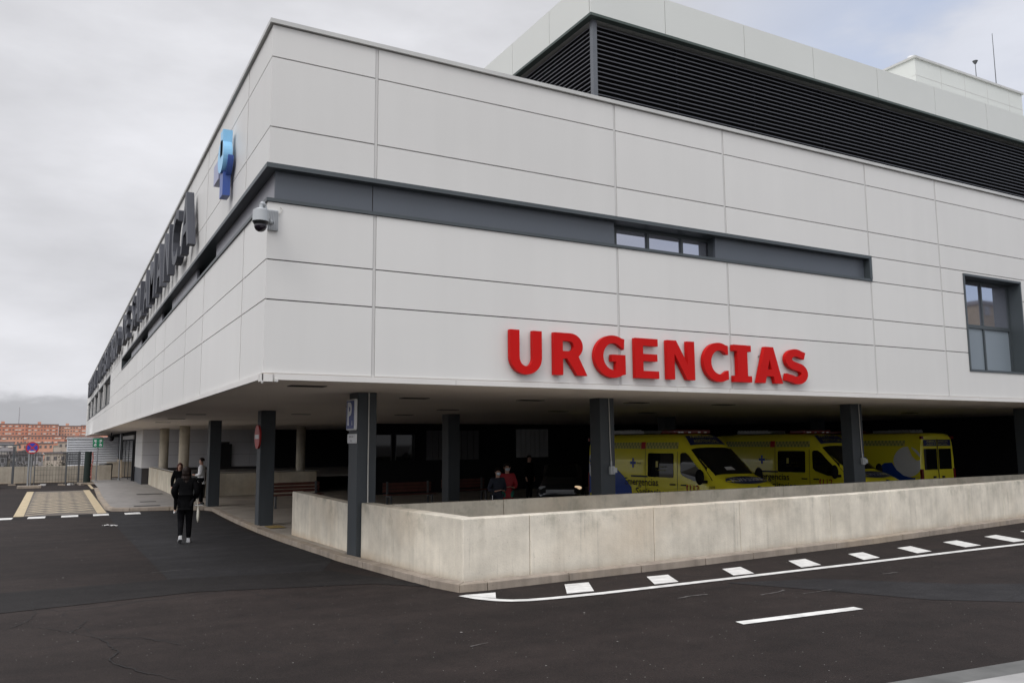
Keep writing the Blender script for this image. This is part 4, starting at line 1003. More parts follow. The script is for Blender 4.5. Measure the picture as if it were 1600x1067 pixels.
def ambulance():
    A = empty('ambulance', (0, 0, 0))
    vs = []; n = len(FR_Z)
    for x, zt, w in zip(ST_X, ST_Z, ST_W):
        row = [(x, w*fw_, .3+(zt-.3)*fz) for fz, fw_ in zip(FR_Z, FR_W)]
        vs += row+[(a, -b, c) for a, b, c in row[1:-1]][::-1]
    k = 2*n-2; fs = []
    for j in range(len(ST_X)-1):
        for i in range(k): fs.append((j*k+i, j*k+(i+1) % k, (j+1)*k+(i+1) % k, (j+1)*k+i))
    fs += [tuple(range(k)), tuple((len(ST_X)-1)*k+i for i in range(k))]
    b = MB().add(vs, fs).build('body', M['yellow'], A, smooth=False)
    for p in b.data.polygons: p.use_smooth = len(p.vertices) == 4
    # windscreen
    m_ = MB(); nx, ny = 8, 10
    g_ = [[(x, y, top_z(x, y)) for y in [-(.82+.1*(x-4.3)/.8)+(1.64+.2*(x-4.3)/.8)*j/ny for j in range(ny+1)]] for x in [4.27+.83*i/nx for i in range(nx+1)]]
    m_.add([(p[0]+.012, p[1], p[2]+.014) for r in g_ for p in r], [(i*(ny+1)+j, i*(ny+1)+j+1, (i+1)*(ny+1)+j+1, (i+1)*(ny+1)+j) for i in range(nx) for j in range(ny)])
    m_.build('windscreen', M['glass_dark'], A, smooth=True)
    m_ = MB(); m_.add([(5.02-.02, -.2, top_z(5.0, -.2)+.03), (5.02-.02, .15, top_z(5, .1)+.03), (4.9, .1, top_z(4.9, .1)+.03), (4.9, -.2, top_z(4.9, -.2)+.03)], [(0, 1, 2, 3)]); m_.build('dashboard_paper', M['paper'], A)
    # roof front sign
    def top_patch(x0, x1, w0, w1, off, m, nm, nn=4):
        q = MB(); g2 = []
        for i in range(nn+1):
            x = x0+(x1-x0)*i/nn; ww = w0+(w1-w0)*i/nn
            g2.append([(x+off*.5, -ww+2*ww*j/8, top_z(x, -ww+2*ww*j/8)+off) for j in range(9)])
        q.add([p for r in g2 for p in r], [(i*9+j, i*9+j+1, (i+1)*9+j+1, (i+1)*9+j) for i in range(nn) for j in range(8)]); return q.build(nm, m, A, smooth=True)
    top_patch(3.86, 4.17, .62, .72, .014, M['navy'], 'roof_sign_panel')
    tt = MB()
    for txt, xx, w in (('ASISTENCIAL', 4.12, 1.0), ('AMBULANCIA', 3.97, 1.0)):
        v_, f_ = text_geo(txt, .09, .01, .002, w); tt.add([(xx-v[1]+.012, -w/2+v[0], top_z(xx-v[1], -w/2+v[0])+.026) for v in v_], f_)
    tt.build('roof_sign_lettering', M['agrey'], A)
    # bonnet oval with mirrored word
    m_ = MB(); pts = arc(5.50, 0, .23, .80, 0, 350, 28); m_.add([(x+.004, y, top_z(x, y)+.012) for x, y in pts]+[(5.52, 0, top_z(5.52, 0)+.012)], [(i, (i+1) % len(pts), len(pts)) for i in range(len(pts))])
    m_.build('bonnet_oval', M['navy'], A)
    v_, f_ = text_geo('AMBULANCIA', .20, .012, .002, 1.30)
    MB().add([(5.61-v[1], .65-v[0], top_z(5.61-v[1], .65-v[0])+.026) for v in v_], f_).build('bonnet_lettering', M['awhite'], A)
    for sg in (-1, 1):
        for nm, poly, mt_, off in (
            ('side_window', rr_poly(2.72, 3.76, 1.27, 1.95, .05), M['glass_dark'], .010),
            ('door_window', [(4.02, 1.93), (4.08, 1.97), (4.22, 1.97), (4.36, 1.88), (4.62, 1.62), (4.90, 1.36), (4.90, 1.26), (4.86, 1.20), (4.55, 1.20), (4.12, 1.33), (4.03, 1.42)], M['glass_dark'], .010),
            ('white_disc', [(max(.035, a_), b_) for a_, b_ in arc(.46, 1.56, .50, .50, 0, 350, 32)], M['awhite'], .008),
            ('blue_swoosh', ([(0.02, .45), (0.02, 1.9), (.18, 1.5), (.30, 1.12)] if sg < 0 else [(0.02, .45), (0.02, 1.08), (.3, 1.04)])+[(.45, 1.06), (.62, 1.10), (.86, 1.28), (1.02, 1.52), (1.3, 1.50), (1.65, 1.27), (2.0, .95), (2.1, .45)], M['ablue'], .012),
            ('yellow_swoosh', [(0.02, 2.2), (.02, 1.62), (.14, 1.60), (.30, 1.75), (.42, 2.02), (.5, 2.2)], M['yellow'], .013),
            ('side_moulding', [(2.0, 1.30), (2.0, 1.25), (2.72, 1.25), (2.72, 1.30)], M['avblack'], .012),
            ('panel_gap', [(3.90, .5), (3.915, .5), (3.915, 2.0), (3.90, 2.0)], M['avblack'], .004),
            ('panel_gap', [(2.60, .5), (2.615, .5), (2.615, 2.15), (2.60, 2.15)], M['avblack'], .004),
            ('red_square', [(2.42, 2.07), (2.60, 2.07), (2.60, 2.27), (2.42, 2.27)], M['ared'], .010)):
            v_, f_ = side_patch(poly, sg, off); MB().add(v_, f_).build(nm, mt_, A, recalc=False)
        ck = MB(); ck2 = MB()
        for i in range(52):
            for j in range(2):
                x = .55+i*.065
                if 2.38 < x < 2.62 or x > 3.9: continue
                q = ck if (i+j) % 2 else ck2
                v_, f_ = side_patch([(x, 2.08+j*.09), (x+.065, 2.08+j*.09), (x+.065, 2.17+j*.09), (x, 2.17+j*.09)], sg, .007); q.add(v_, f_)
        ck.build('green_checks', M['agreen'], A, recalc=False); ck2.build('pale_checks', M['agrey'], A, recalc=False)
        t_ = MB(); side_text(t_, 'Emergencias', 1.72, 1.02, .20, sg, .012, 1.42); side_text(t_, 'Sanitarias', 2.2, .74, .20, sg, .012, 1.2); t_.build('flank_lettering', M['avblack'], A)
        t_ = MB(); side_text(t_, '112', 4.38, .90, .19, sg, .012, .33); t_.build('number_lettering', M['ared'], A)
        t_ = MB(); v_, f_ = side_patch([(4.27, .93), (4.31, .93), (4.29, .98), (4.29, 1.02), (4.33, 1.08), (4.29, 1.1), (4.25, 1.04), (4.25, .97)], sg, .012); t_.add(v_, f_); t_.build('phone_symbol', M['ared'], A, recalc=False)
        t_ = MB(); side_text(t_, '7609', 5.06, 1.02, .07, sg, .004, .2); t_.build('fleet_number', M['avblack'], A)
        t_ = MB()
        for pl in ([(2.05, 1.52), (2.12, 1.52), (2.12, 1.80), (2.05, 1.80)], [(1.96, 1.62), (2.21, 1.62), (2.21, 1.70), (1.96, 1.70)]):
            v_, f_ = side_patch(pl, sg, .010+(.001 if pl[0][0] < 2 else 0)); t_.add(v_, f_)
        t_.build('blue_cross', M['ablue'], A, recalc=False)
        t_ = MB(); side_text(t_, 'Sacyl', 2.26, 1.63, .06, sg, 0, .17); t_.build('small_lettering', M['avblack'], A)
        t_ = MB(); side_text(t_, 'Junta de', 3.24, 1.55, .05, sg, 0, .26, .014); side_text(t_, 'Castilla y León', 3.05, 1.45, .05, sg, 0, .42, .014)
        v_, f_ = side_patch([(3.06, 1.55), (3.15, 1.55), (3.15, 1.72), (3.06, 1.72)], sg, .014); t_.add(v_, f_); t_.build('window_lettering', M['agrey'], A)
        for xx in (3.62, 4.05): MB().box(xx, xx+.2, sg*1.0, sg*1.035, 1.06, 1.10).build('door_handle', M['avblack'], A, bevel=.01)
        mm = MB(); mm.ball((4.93, sg*1.20, 1.33), .09, .14, .21, 14, 9); mm.box(4.9, 4.98, sg*.95, sg*1.12, 1.16, 1.24); mm.build('wing_mirror', mat('mirror_housing', (.008, .008, .008), .8, spec=.1), A, smooth=True)
        hl = MB(); hl.ball((5.70, sg*.74, .94), .21, .15, .13, 16, 10); hl.build('headlight', M['avblack'], A, smooth=True)
        MB().ball((5.80, sg*.745, .97), .12, .085, .07, 12, 8).ball((5.66, sg*.80, 1.0), .07, .06, .04, 10, 6).build('headlight_lens', M['lens'], A, smooth=True)
        MB().cyl((5.28, sg*(.965), .93), (5.28, sg*1.0, .93), .04, n=10).build('side_repeater', M['avblack'], A)
        for xx in (1.05, 4.95):
            w_ = MB().cyl((xx, sg*.80, .33), (xx, sg*1.005, .33), .34, n=28).build('wheel', M['rubber'], A)
            MB().cyl((xx, sg*1.0, .33), (xx, sg*1.02, .33), .2, .17, n=20).build('rim', M['galv'], w_)
        tl = MB().box(-.03, .05, sg*.90, sg*1.0, .75, 1.32).build('tail_light', M['lamp_red'], A, bevel=.01)
        # rear windows and doors
        MB().box(-.022, -.004, sg*.07, sg*.80, 1.30, 1.98).build('rear_window', M['glass_dark'], A)
        MB().box(-.035, -.004, sg*.2, sg*.32, 1.02, 1.08).build('rear_handle', M['avblack'], A)
        t_ = MB(); t_.box(-.02, -.004, sg*.05, sg*.8, 2.07, 2.28); t_.build('rear_sign_panel', M['navy'], A)
        MB().box(-.05, .02, sg*.84, sg*.96, 2.3, 2.4).build('rear_marker_light', M['lamp_red'], A)
    MB().box(-.024, -.006, -.01, .01, .5, 2.3).build('rear_door_gap', M['avblack'], A)
    for zz_, tx in ((2.19, 'AMBULANCIA'), (2.10, 'ASISTENCIAL')):
        v_, f_ = text_geo(tx, .06, .005, .002, 1.3); MB().add([(-.024, .65-v[0], zz_+v[1]) for v in v_], f_).build('rear_lettering', M['agrey'], A)
    MB().box(-.02, -.005, -.26, .26, .72, .84).build('number_plate', M['awhite'], A)
    MB().box(-.12, .1, -.95, .95, .35, .5).build('rear_step', M['avblack'], A)
    MB().box(5.9, 6.1, -.8, .8, .32, .6).build('front_bumper', M['avblack'], A, bevel=.04)
    MB().box(5.96, 6.03, -.45, .45, .62, .85).build('grille', M['avblack'], A)
    MB().cyl((5.9, 0, 1.0), (5.93, 0, 1.08), .05, n=12).build('badge', M['avblack'], A)
    MB().box(3.05, 3.6, -.75, .75, 2.5, 2.62).box(2.6, 3.05, -.35, .35, 2.49, 2.56).build('light_bar', M['lamp_red'], A, bevel=.04)
    m_ = MB(); [m_.box(3.603, 3.62, y_, y_+.09, 2.53, 2.56) for y_ in (-.62, -.5, -.2, .2, .45)]; m_.build('light_bar_lens', M['lens'], A)
    m_ = MB(); [m_.box(.9+i*.13, .98+i*.13, -.72, -.68, 2.60, 2.63) for i in range(10)]; m_.box(.85, 2.25, -.68, .1, 2.52, 2.60); m_.build('roof_rack', M['galv'], A)
    return A
A1 = ambulance(); tag(A1, 'yellow ambulance nearest the camera, nose beside the red sign end, behind the ramp wall', 'ambulance', 'yellow ambulances parked in the undercroft')
A2 = copy_tree(A1, None, 'second yellow ambulance, its windscreen partly hidden by a dark pillar')
A3 = copy_tree(A1, None, 'rightmost yellow ambulance showing its rear doors and blue swoosh')
for o, (x, y, a) in zip((A1, A2, A3), ((13.60, 11.15, -85), (19.15, 11.45, -84), (23.5, 6.4, 94))):
    o.location = (x, y, -2.30); o.rotation_euler = (0, 0, R(a))

# dark parked car
def car():
    C_ = empty('parked_car', (14.75, 16.0, -2.3), R(-125), 'dark parked saloon with one lit headlight deep in the undercroft', 'car')
    X = [-2.1, -2.0, -1.5, -.9, .1, .9, 1.9, 2.1, 2.15]; Zt = [.75, .95, 1.05, 1.42, 1.45, .98, .82, .68, .5]; Wd = [.78, .82, .84, .84, .84, .84, .82, .76, .7]
    fz = [0, 0, .45, .62, .95, 1, 1]; fwd = [0, .97, 1, .98, .8, .6, 0]; vs = []; k = 12
    for x, z, w in zip(X, Zt, Wd):
        row = [(x, w*b, .22+(z-.22)*a) for a, b in zip(fz, fwd)]; vs += row+[(a, -b, c) for a, b, c in row[1:-1]][::-1]
    fs = [(j*k+i, j*k+(i+1) % k, (j+1)*k+(i+1) % k, (j+1)*k+i) for j in range(len(X)-1) for i in range(k)]+[tuple(range(k)), tuple((len(X)-1)*k+i for i in range(k))]
    MB().add(vs, fs).build('body', M['car'], C_, smooth=True)
    MB().add([(.86, -.62, 1.02), (.86, .62, 1.02), (.15, .52, 1.46), (.15, -.52, 1.46)], [(0, 1, 2, 3)]).build('windscreen', M['glass_dark'], C_)
    for s_ in (-1, 1):
        MB().ball((2.02, s_*.62, .66), .08, .16, .07).build('headlight', LAMP if s_ > 0 else M['lens'], C_, smooth=True)
        for xx in (-1.35, 1.35):
            w_ = MB().cyl((xx, s_*.66, .31), (xx, s_*.85, .31), .31, n=22).build('wheel', M['rubber'], C_); MB().cyl((xx, s_*.85, .31), (xx, s_*.862, .31), .19, n=16).build('rim', M['galv'], w_)
    MB().box(2.1, 2.17, -.5, .5, .5, .6).build('grille', M['galv'], C_)
m, t, b = nt('lit_headlight'); b.inputs['Emission Color'].default_value = (1, .72, .45, 1); b.inputs['Emission Strength'].default_value = .55; b.inputs['Base Color'].default_value = (.6, .6, .6, 1); LAMP = m
car()

# ------------------------------------------------------------------ people
def skin(name, edges, pts, rad, root, m, parent, sub=2):
    """pts: name->xyz, rad: name->r, edges between names"""
    names = sorted({n for e in edges for n in e}); idx = {n: i for i, n in enumerate(names)}
    me = bpy.data.meshes.new(name); me.from_pydata([pts[n] for n in names], [(idx[a], idx[b]) for a, b in edges], [])
    ob = bpy.data.objects.new(name, me); COL.objects.link(ob)
    ob.modifiers.new('Skin', 'SKIN')
    sv = me.skin_vertices[0].data
    for n in names:
        r = rad[n]; sv[idx[n]].radius = (r, r) if not isinstance(r, tuple) else r; sv[idx[n]].use_root = (n == root)
    s_ = ob.modifiers.new('Sub', 'SUBSURF'); s_.levels = sub; s_.render_levels = sub
    nm = to_mesh(ob); bpy.data.objects.remove(ob); nm.materials.clear(); nm.materials.append(m)
    for p in nm.polygons: p.use_smooth = True; p.material_index = 0
    o = bpy.data.objects.new(name, nm); COL.objects.link(o); o.parent = parent; return o
def person(loc, face, label, h=1.7, top='jacket', legs='trousers', hair='hair', shoes='avblack', pose='stand', long_hair=False, mask=False, stoop=0., slim=.92, sole=None):
    """figure facing local +Y"""
    O = empty('person', loc, face, label, 'person'); k = h/1.72
    p = {'pel': (0, 0, .93), 'wai': (0, .0, 1.08), 'che': (0, .01+stoop*.5, 1.30), 'nek': (0, .0+stoop, 1.46), 'hd0': (0, .015+stoop*1.2, 1.545), 'hd1': (0, .02+stoop*1.3, 1.63), 'hd2': (0, .01+stoop*1.3, 1.69)}
    r = {'pel': .125, 'wai': .115, 'che': .135, 'nek': .052, 'hd0': .068, 'hd1': .088, 'hd2': .065}
    e = [('pel', 'wai'), ('wai', 'che'), ('che', 'nek'), ('nek', 'hd0'), ('hd0', 'hd1'), ('hd1', 'hd2')]
    p['nose'] = (0, .105+stoop*1.3, 1.60); r['nose'] = .014; e.append(('hd1', 'nose'))
    for s_, n in ((-1, 'L'), (1, 'R')):
        p['sh'+n] = (s_*.165, .0+stoop*.8, 1.41); r['sh'+n] = .062
        if pose == 'pockets': el, wr, hb = (s_*.27, -.08, 1.17), (s_*.19, .06, .98), (s_*.155, .10, .93)
        elif pose == 'walk': el, wr, hb = (s_*.25, -.03-s_*.06, 1.15), (s_*.25, .08-s_*.12, .93), (s_*.245, .11-s_*.13, .86)
        elif pose == 'hold': el, wr, hb = (s_*.24, -.02, 1.14), (s_*.14, .20, 1.10), (s_*.08, .26, 1.12)
        else: el, wr, hb = (s_*.23, -.02, 1.14), (s_*.24, .04, .90), (s_*.235, .06, .83)
        p['el'+n], p['wr'+n], p['ha'+n] = el, wr, hb; r['el'+n] = .043; r['wr'+n] = .028; r['ha'+n] = (.034, .02)
        e += [('che', 'sh'+n), ('sh'+n, 'el'+n), ('el'+n, 'wr'+n), ('wr'+n, 'ha'+n)]
        d = (Vector(hb)-Vector(wr)).normalized(); sd = Vector((0, 1, 0)); sd = (sd-d*sd.dot(d)).normalized()
        for q in range(4):
            a = Vector(hb)+sd*(.027-.018*q)+d*.02; b = a+d*(.045, .05, .046, .036)[q]+Vector((-s_*.006, 0, 0)); c = b+d*.028+Vector((-s_*.02, 0, 0))
            for nm_, v, rd in (('f%da%s' % (q, n), a, .009), ('f%db%s' % (q, n), b, .0082), ('f%dc%s' % (q, n), c, .007)): p[nm_] = tuple(v); r[nm_] = rd
            e += [('ha'+n, 'f%da%s' % (q, n)), ('f%da%s' % (q, n), 'f%db%s' % (q, n)), ('f%db%s' % (q, n), 'f%dc%s' % (q, n))]
        a = Vector(wr).lerp(Vector(hb), .5)+sd*.034; b = a+sd*.02+d*.035; p['ta'+n] = tuple(a); p['tb'+n] = tuple(b); r['ta'+n] = .011; r['tb'+n] = .009
        e += [('wr'+n, 'ta'+n), ('ta'+n, 'tb'+n)]
        p['hi'+n] = (s_*.085, 0, .90); r['hi'+n] = .098
        if pose in ('walk', 'pockets'):
            if s_ < 0: kn, an, toe = (s_*.085, .06, .50), (s_*.085, -.17, .15), (s_*.09, -.10, .035)
            else: kn, an, toe = (s_*.09, .10, .48), (s_*.095, .10, .085), (s_*.10, .24, .03)
        else: kn, an, toe = (s_*.095, .01, .49), (s_*.10, -.02, .085), (s_*.115, .12, .03)
        p['kn'+n], p['an'+n], p['to'+n] = kn, an, toe; r['kn'+n] = .058; r['an'+n] = .036; r['to'+n] = (.036, .028)
        e += [('pel', 'hi'+n), ('hi'+n, 'kn'+n), ('kn'+n, 'an'+n), ('an'+n, 'to'+n)]
    p = {n: tuple(Vector(v)*k) for n, v in p.items()}
    r = {n: (tuple(a*k for a in v) if isinstance(v, tuple) else v*k*(1 if n[:2] in ('hd', 'no') or n[0] in 'ft' else slim)) for n, v in r.items()}
    skin('body', e, p, r, 'pel', M['skin'], O)
    # clothing over the same skeleton
    rj = {n: (v if isinstance(v, tuple) else v+.034*k) for n, v in r.items()}
    p['hem'] = tuple(Vector((0, 0, .84))*k); rj['hem'] = .165*k; rj['pel'] = .160*k*slim; rj['nek'] = .066*k
    for n in 'LR': rj['wr'+n] = r['wr'+n]+.016*k; rj['ha'+n] = .05*k
    je = [('hem', 'pel'), ('pel', 'wai'), ('wai', 'che'), ('che', 'nek')]
    for n in 'LR': je += [('che', 'sh'+n), ('sh'+n, 'el'+n), ('el'+n, 'wr'+n)]+([('wr'+n, 'ha'+n)] if pose == 'pockets' else [])
    skin('jacket', je, p, rj, 'pel', M[top], O)
    rt = {n: (v if isinstance(v, tuple) else v+.016*k) for n, v in r.items()}
    for n in 'LR': rt['an'+n] = .054*k
    te = []
    for n in 'LR': te += [('pel', 'hi'+n), ('hi'+n, 'kn'+n), ('kn'+n, 'an'+n)]
    skin('trousers', te, p, rt, 'pel', M[legs], O)
    for n in 'LR':
        a = Vector(p['an'+n]); t_ = Vector(p['to'+n]); d = (t_-a); d.z = 0; d.normalize(); w = Vector((-d.y, d.x, 0))
        tilt = .10 if (pose in ('walk', 'pockets') and n == 'L') else 0
        base = t_-d*.17*k; q = MB()
        prof_ = [(-.06, .036, .09), (.0, .044, .10), (.10, .046, .07), (.17, .04, .05), (.21, .02, .035)]
        vs = []
        for (s__, hw, hh) in prof_:
            c = base+d*s__*k; z0 = max(0., t_.z-.03*k)+ (tilt*(1-(s__+.06)/.27))
            vs += [c+w*hw*k+Vector((0, 0, z0-c.z)), c-w*hw*k+Vector((0, 0, z0-c.z)), c-w*hw*.8*k+Vector((0, 0, z0-c.z+hh*k)), c+w*hw*.8*k+Vector((0, 0, z0-c.z+hh*k))]
        fs = [(i*4+j, i*4+(j+1) % 4, (i+1)*4+(j+1) % 4, (i+1)*4+j) for i in range(4) for j in range(4)]+[(0, 1, 2, 3), (16, 17, 18, 19)]
        so = q.add(vs, fs).build('shoe', M[shoes], O, smooth=False, bevel=.008)
        if sole:
            MB().add([(v[0], v[1], v[2]) for i in range(5) for v in (vs[i*4], vs[i*4+1], vs[i*4+1]-Vector((0, 0, -.022)), vs[i*4]+Vector((0, 0, .022)))], [(i*4+j, i*4+(j+1) % 4, (i+1)*4+(j+1) % 4, (i+1)*4+j) for i in range(4) for j in range(4)]).build('sole', M[sole], so)
    # face details
    hx, hy, hz = p['hd1']; f_ = MB()
    for s_ in (-1, 1): f_.ball((hx+s_*.032*k, hy+.079*k, hz+.005), .011*k, .006*k, .007*k, 8, 5)
    f_.build('eyes', M['avblack'], O, smooth=True)
    for s_ in (-1, 1): MB().ball((hx+s_*.084*k, hy, hz-.01), .01*k, .02*k, .03*k, 8, 6).build('ear', M['skin'], O, smooth=True)
    if mask: MB().ball((hx, hy+.045*k, hz-.045*k), .066*k, .055*k, .05*k, 14, 8).build('face_mask', M['mask'], O, smooth=True)
    else: MB().ball((hx, hy+.078*k, hz-.058*k), .024*k, .008*k, .006*k, 10, 5).build('mouth', M['lamp_red'], O, smooth=True)
    hm = MB(); n_, m2 = 22, 14; vs = []; fs = []
    for j in range(m2+1):
        ph = math.pi/2-(math.pi*.60)*j/m2
        for i in range(n_):
            t_ = 2*math.pi*i/n_; fr = max(0, math.sin(t_)); cut = 1.
            z = math.sin(ph)
            if fr > .25 and z < .30: z = .30+.02*math.sin(i*3)
            rr_ = math.cos(max(ph, -.5)); jit = 1+.05*math.sin(i*5.1+j*2.3)+.03*math.sin(i*11+j)
            yy = rr_*.106*math.sin(t_)*jit
            if fr > .25 and j > 6: yy = min(yy, .074)
            vs.append((hx+rr_*.097*k*math.cos(t_)*jit, hy-.012*k+yy*k, hz+.022*k+z*.100*k))
    for j in range(m2):
        for i in range(n_): fs.append((j*n_+i, j*n_+(i+1) % n_, (j+1)*n_+(i+1) % n_, (j+1)*n_+i))
    hm.add(vs, fs)
    if long_hair:
        for q in range(26):
            a = math.pi*(1.0+q/25.); x0 = hx+math.cos(a)*.082*k; y0 = hy+math.sin(a)*.088*k
            hm.tube([(x0, y0, hz+.03), (x0*1.08, y0-.01, hz-.10*k), (x0*1.1+random.uniform(-.015, .015), y0-.03*k, hz-.20*k), (x0*1.0+random.uniform(-.02, .02), y0-.035*k, hz-.30*k)], .017*k, 5)
    hm.build('hair', M[hair], O, smooth=True)
    return O
pm = person((.24, 8.58, gz(8.58)+.004), R(-8), 'person in a black jacket and trousers walking away on the dark asphalt', 1.62, 'jacket', 'trousers', 'hair', 'awhite', 'pockets', True, slim=1.06, sole='awhite')
o = empty('cloth_bag', (.50, 8.50, gz(8.5)+.46), R(-8), 'pale cloth bag hanging beside the leg of the person walking away', 'bag')
MB().ball((0, 0, .14), .035, .10, .17, 12, 8).build('sack', M['bag'], o, smooth=True); MB().tube([(0, -.08, .26), (-.03, -.03, .44), (-.05, .0, .48), (-.03, .03, .44), (0, .08, .26)], .008, 5).build('handle', M['bag'], o)
person((1.50, 20.0, gz(20)+.004), R(172), 'person with reddish hair coming towards the camera, mostly hidden by the walker in black', 1.68, 'jacket', 'trousers', 'hair_red', 'awhite', 'stand', True)
person((2.50, 21.9, gz(21.9)+.118), R(70), 'person in a white jacket and dark trousers half hidden by the third pillar', 1.72, 'wjacket', 'trousers', 'hair', 'avblack', 'hold', sole='awhite')
person((7.75, 7.6, -2.18), R(165), 'person in a red jacket and green trousers holding the arm of a smaller person', 1.62, 'rjacket', 'gtrousers', 'hair', 'avblack', 'hold', mask=True)
pe = person((7.33, 7.35, -2.16), R(175), 'small stooped person in dark clothes and face mask leaning on a white stick', 1.5, 'denim', 'denim', 'hair', 'avblack', 'hold', mask=True, stoop=.04)
o = empty('walking_stick', (7.0, 7.0, -2.17), 0, 'thin white walking stick beside the stooped person', 'stick')
MB().tube([(-.03, -.02, 0), (.08, .12, .88)], .011, 8).build('shaft', M['white'], o); MB().tube([(.08, .12, .88), (.10, .15, .93), (.13, .18, .93)], .013, 8).build('handle', M['avblack'], o)
person((14.2, 17.6, -2.31), R(200), 'dark standing figure deep in the undercroft left of the parked car', 1.75, 'jacket', 'trousers', 'hair', 'avblack', 'stand')

# ------------------------------------------------------------------ far side: corrugated shed, city, trees
o = empty('corrugated_shed', (-1.6, 60, -4.5), 0, 'white corrugated metal shed beyond the boundary wall', 'shed')
m_ = MB(); pts = []
n = 56; hgt = 5.0
vs = []; 
for i in range(n+1):
    z = hgt*i/n; yoff = -.05*(i % 2)
    vs += [(0, yoff, z), (7.5, yoff, z)]
m_.add(vs, [(2*i, 2*i+1, 2*i+3, 2*i+2) for i in range(n)]).build('corrugated_wall', M['corr'], o, recalc=False)
MB().box(0, 7.5, .01, 6, 0, hgt-.01).build('core', M['corr'], o); MB().box(-.06, 7.55, -.07, 6.1, hgt, hgt+.08).build('roof_edge', M['white'], o)
MB().box(1.3, 3.2, -.12, -.051, 2.4, 3.1).build('panel', M['profile'], o)
MB().box(.0, 3.2, -.1, -.052, 2.0, 2.2).build('dark_strip', M['post'], o)

WM = MB().box(-.5, .5, -.06, .0, 0, 1); wmesh = WM.build('window', M['wdark']); wdat = wmesh.data; bpy.data.objects.remove(wmesh)
WB = MB().box(-.5, .5, -.10, .0, 0, 1); wb_ = WB.build('awning', M['blind']); bdat = wb_.data; bpy.data.objects.remove(wb_)
def block(x, y, z, w, d, h, floors, cols, mt, label, grp, roof='rooft', aw=.35, gable=False):
    o = empty('apartment_block', (x, y, z), 0, label, 'building', grp)
    MB().box(0, w, 0, d, 0, h).build('wall', M[mt], o)
    r = MB()
    if gable: r.prism([(-.4, h), (w/2, h+h*.25), (w+.4, h)], -.4, d+.4, lambda a, b, c: (a, c, b))
    else: r.box(-.3, w+.3, -.3, d, h, h+.5)
    rf = r.build('roof', M[roof], o)
    if not gable: MB().box(w*.3, w*.3+2.2, 1, 4, h+.5, h+2.2).build('stair_head', M[mt], rf)
    fh = h/floors; cw = w/cols
    for j in range(floors):
        for i in range(cols):
            a = random.random() < aw
            q = bpy.data.objects.new('awning' if a else 'window', bdat if a else wdat); COL.objects.link(q); q.parent = o
            q.location = ((i+.5)*cw, -.001, j*fh+fh*.3); q.scale = (cw*(.85 if a else .45), 3 if a else 1, fh*(.32 if a else .42))
    return o
bl = [(-75, 700, 2, 27.5, 13, 'brick', 5, 13), (-47.2, 704, 2, 25, 13.6, 'brick', 5, 12), (-21.9, 698, 2, 19.6, 13.2, 'brick', 5, 10), (-2.0, 702, 2, 15, 12.2, 'brick2', 5, 8), (13.3, 700, 2, 30, 12.6, 'brick', 5, 10)]
nmz = ['far left', 'second', 'middle', 'paler fourth', 'fifth']
for i, (x, y, z, w, h, mt_, f, c) in enumerate(bl): block(x, y, z, w, 12, h, f, c, mt_, 'orange brick apartment block on the skyline, %s from the left' % nmz[i], 'orange brick blocks on the hill')
bl = [(-70, 600, -2, 27, 8.2, 'brick', 3, 13), (-42.7, 604, -2, 21, 7.6, 'brick2', 3, 11), (-21.4, 600, -2, 23, 7.8, 'brick', 3, 12), (1.9, 603, -2, 20, 7.4, 'brick', 3, 10)]
nmz = ['leftmost', 'paler second', 'third', 'rightmost']
for i, (x, y, z, w, h, mt_, f, c) in enumerate(bl): block(x, y, z, w, 10, h, f, c, mt_, 'lower orange brick terrace in front of the skyline blocks, %s' % nmz[i], 'orange brick terraces on the hill', aw=.45)
bl = [(-42, 330, -12.4, 13, 8.5, 'beige', 3, 5, 1), (-28.4, 322, -12.6, 11, 8.8, 'greyr', 3, 5, 0), (-16.6, 328, -12.4, 10, 9.0, 'greyr', 3, 5, 1), (-6, 320, -12.6, 9, 9.6, 'beige', 3, 4, 0), (4, 330, -12.4, 12, 8.6, 'beige', 3, 5, 1)]
nm2 = ['beige gabled house far left in the valley', 'grey flat roofed block left in the valley', 'grey gabled house behind the no parking sign', 'beige flat roofed block right of the no parking sign', 'beige gabled house next to the white shed']
for i, (x, y, z, w, h, mt_, f, c, g_) in enumerate(bl): block(x, y, z, w, 10, h, f, c, mt_, nm2[i], 'houses in the valley', aw=.15, gable=bool(g_))
bl = [(-60, 450, -8.5, 20, 9.5, 'beige'), (-37, 455, -8.5, 16, 9.8, 'greyr'), (-19, 448, -8.5, 15, 9.2, 'brick2'), (-2, 452, -8.5, 17, 9.8, 'beige')]
nm3 = ['far left beige', 'grey', 'pale orange', 'right hand beige']
for i, (x, y, z, w, h, mt_) in enumerate(bl): block(x, y, z, w, 10, h, 3, 7, mt_, '%s block between the valley houses and the orange terraces' % nm3[i], 'mid distance blocks', aw=.3)
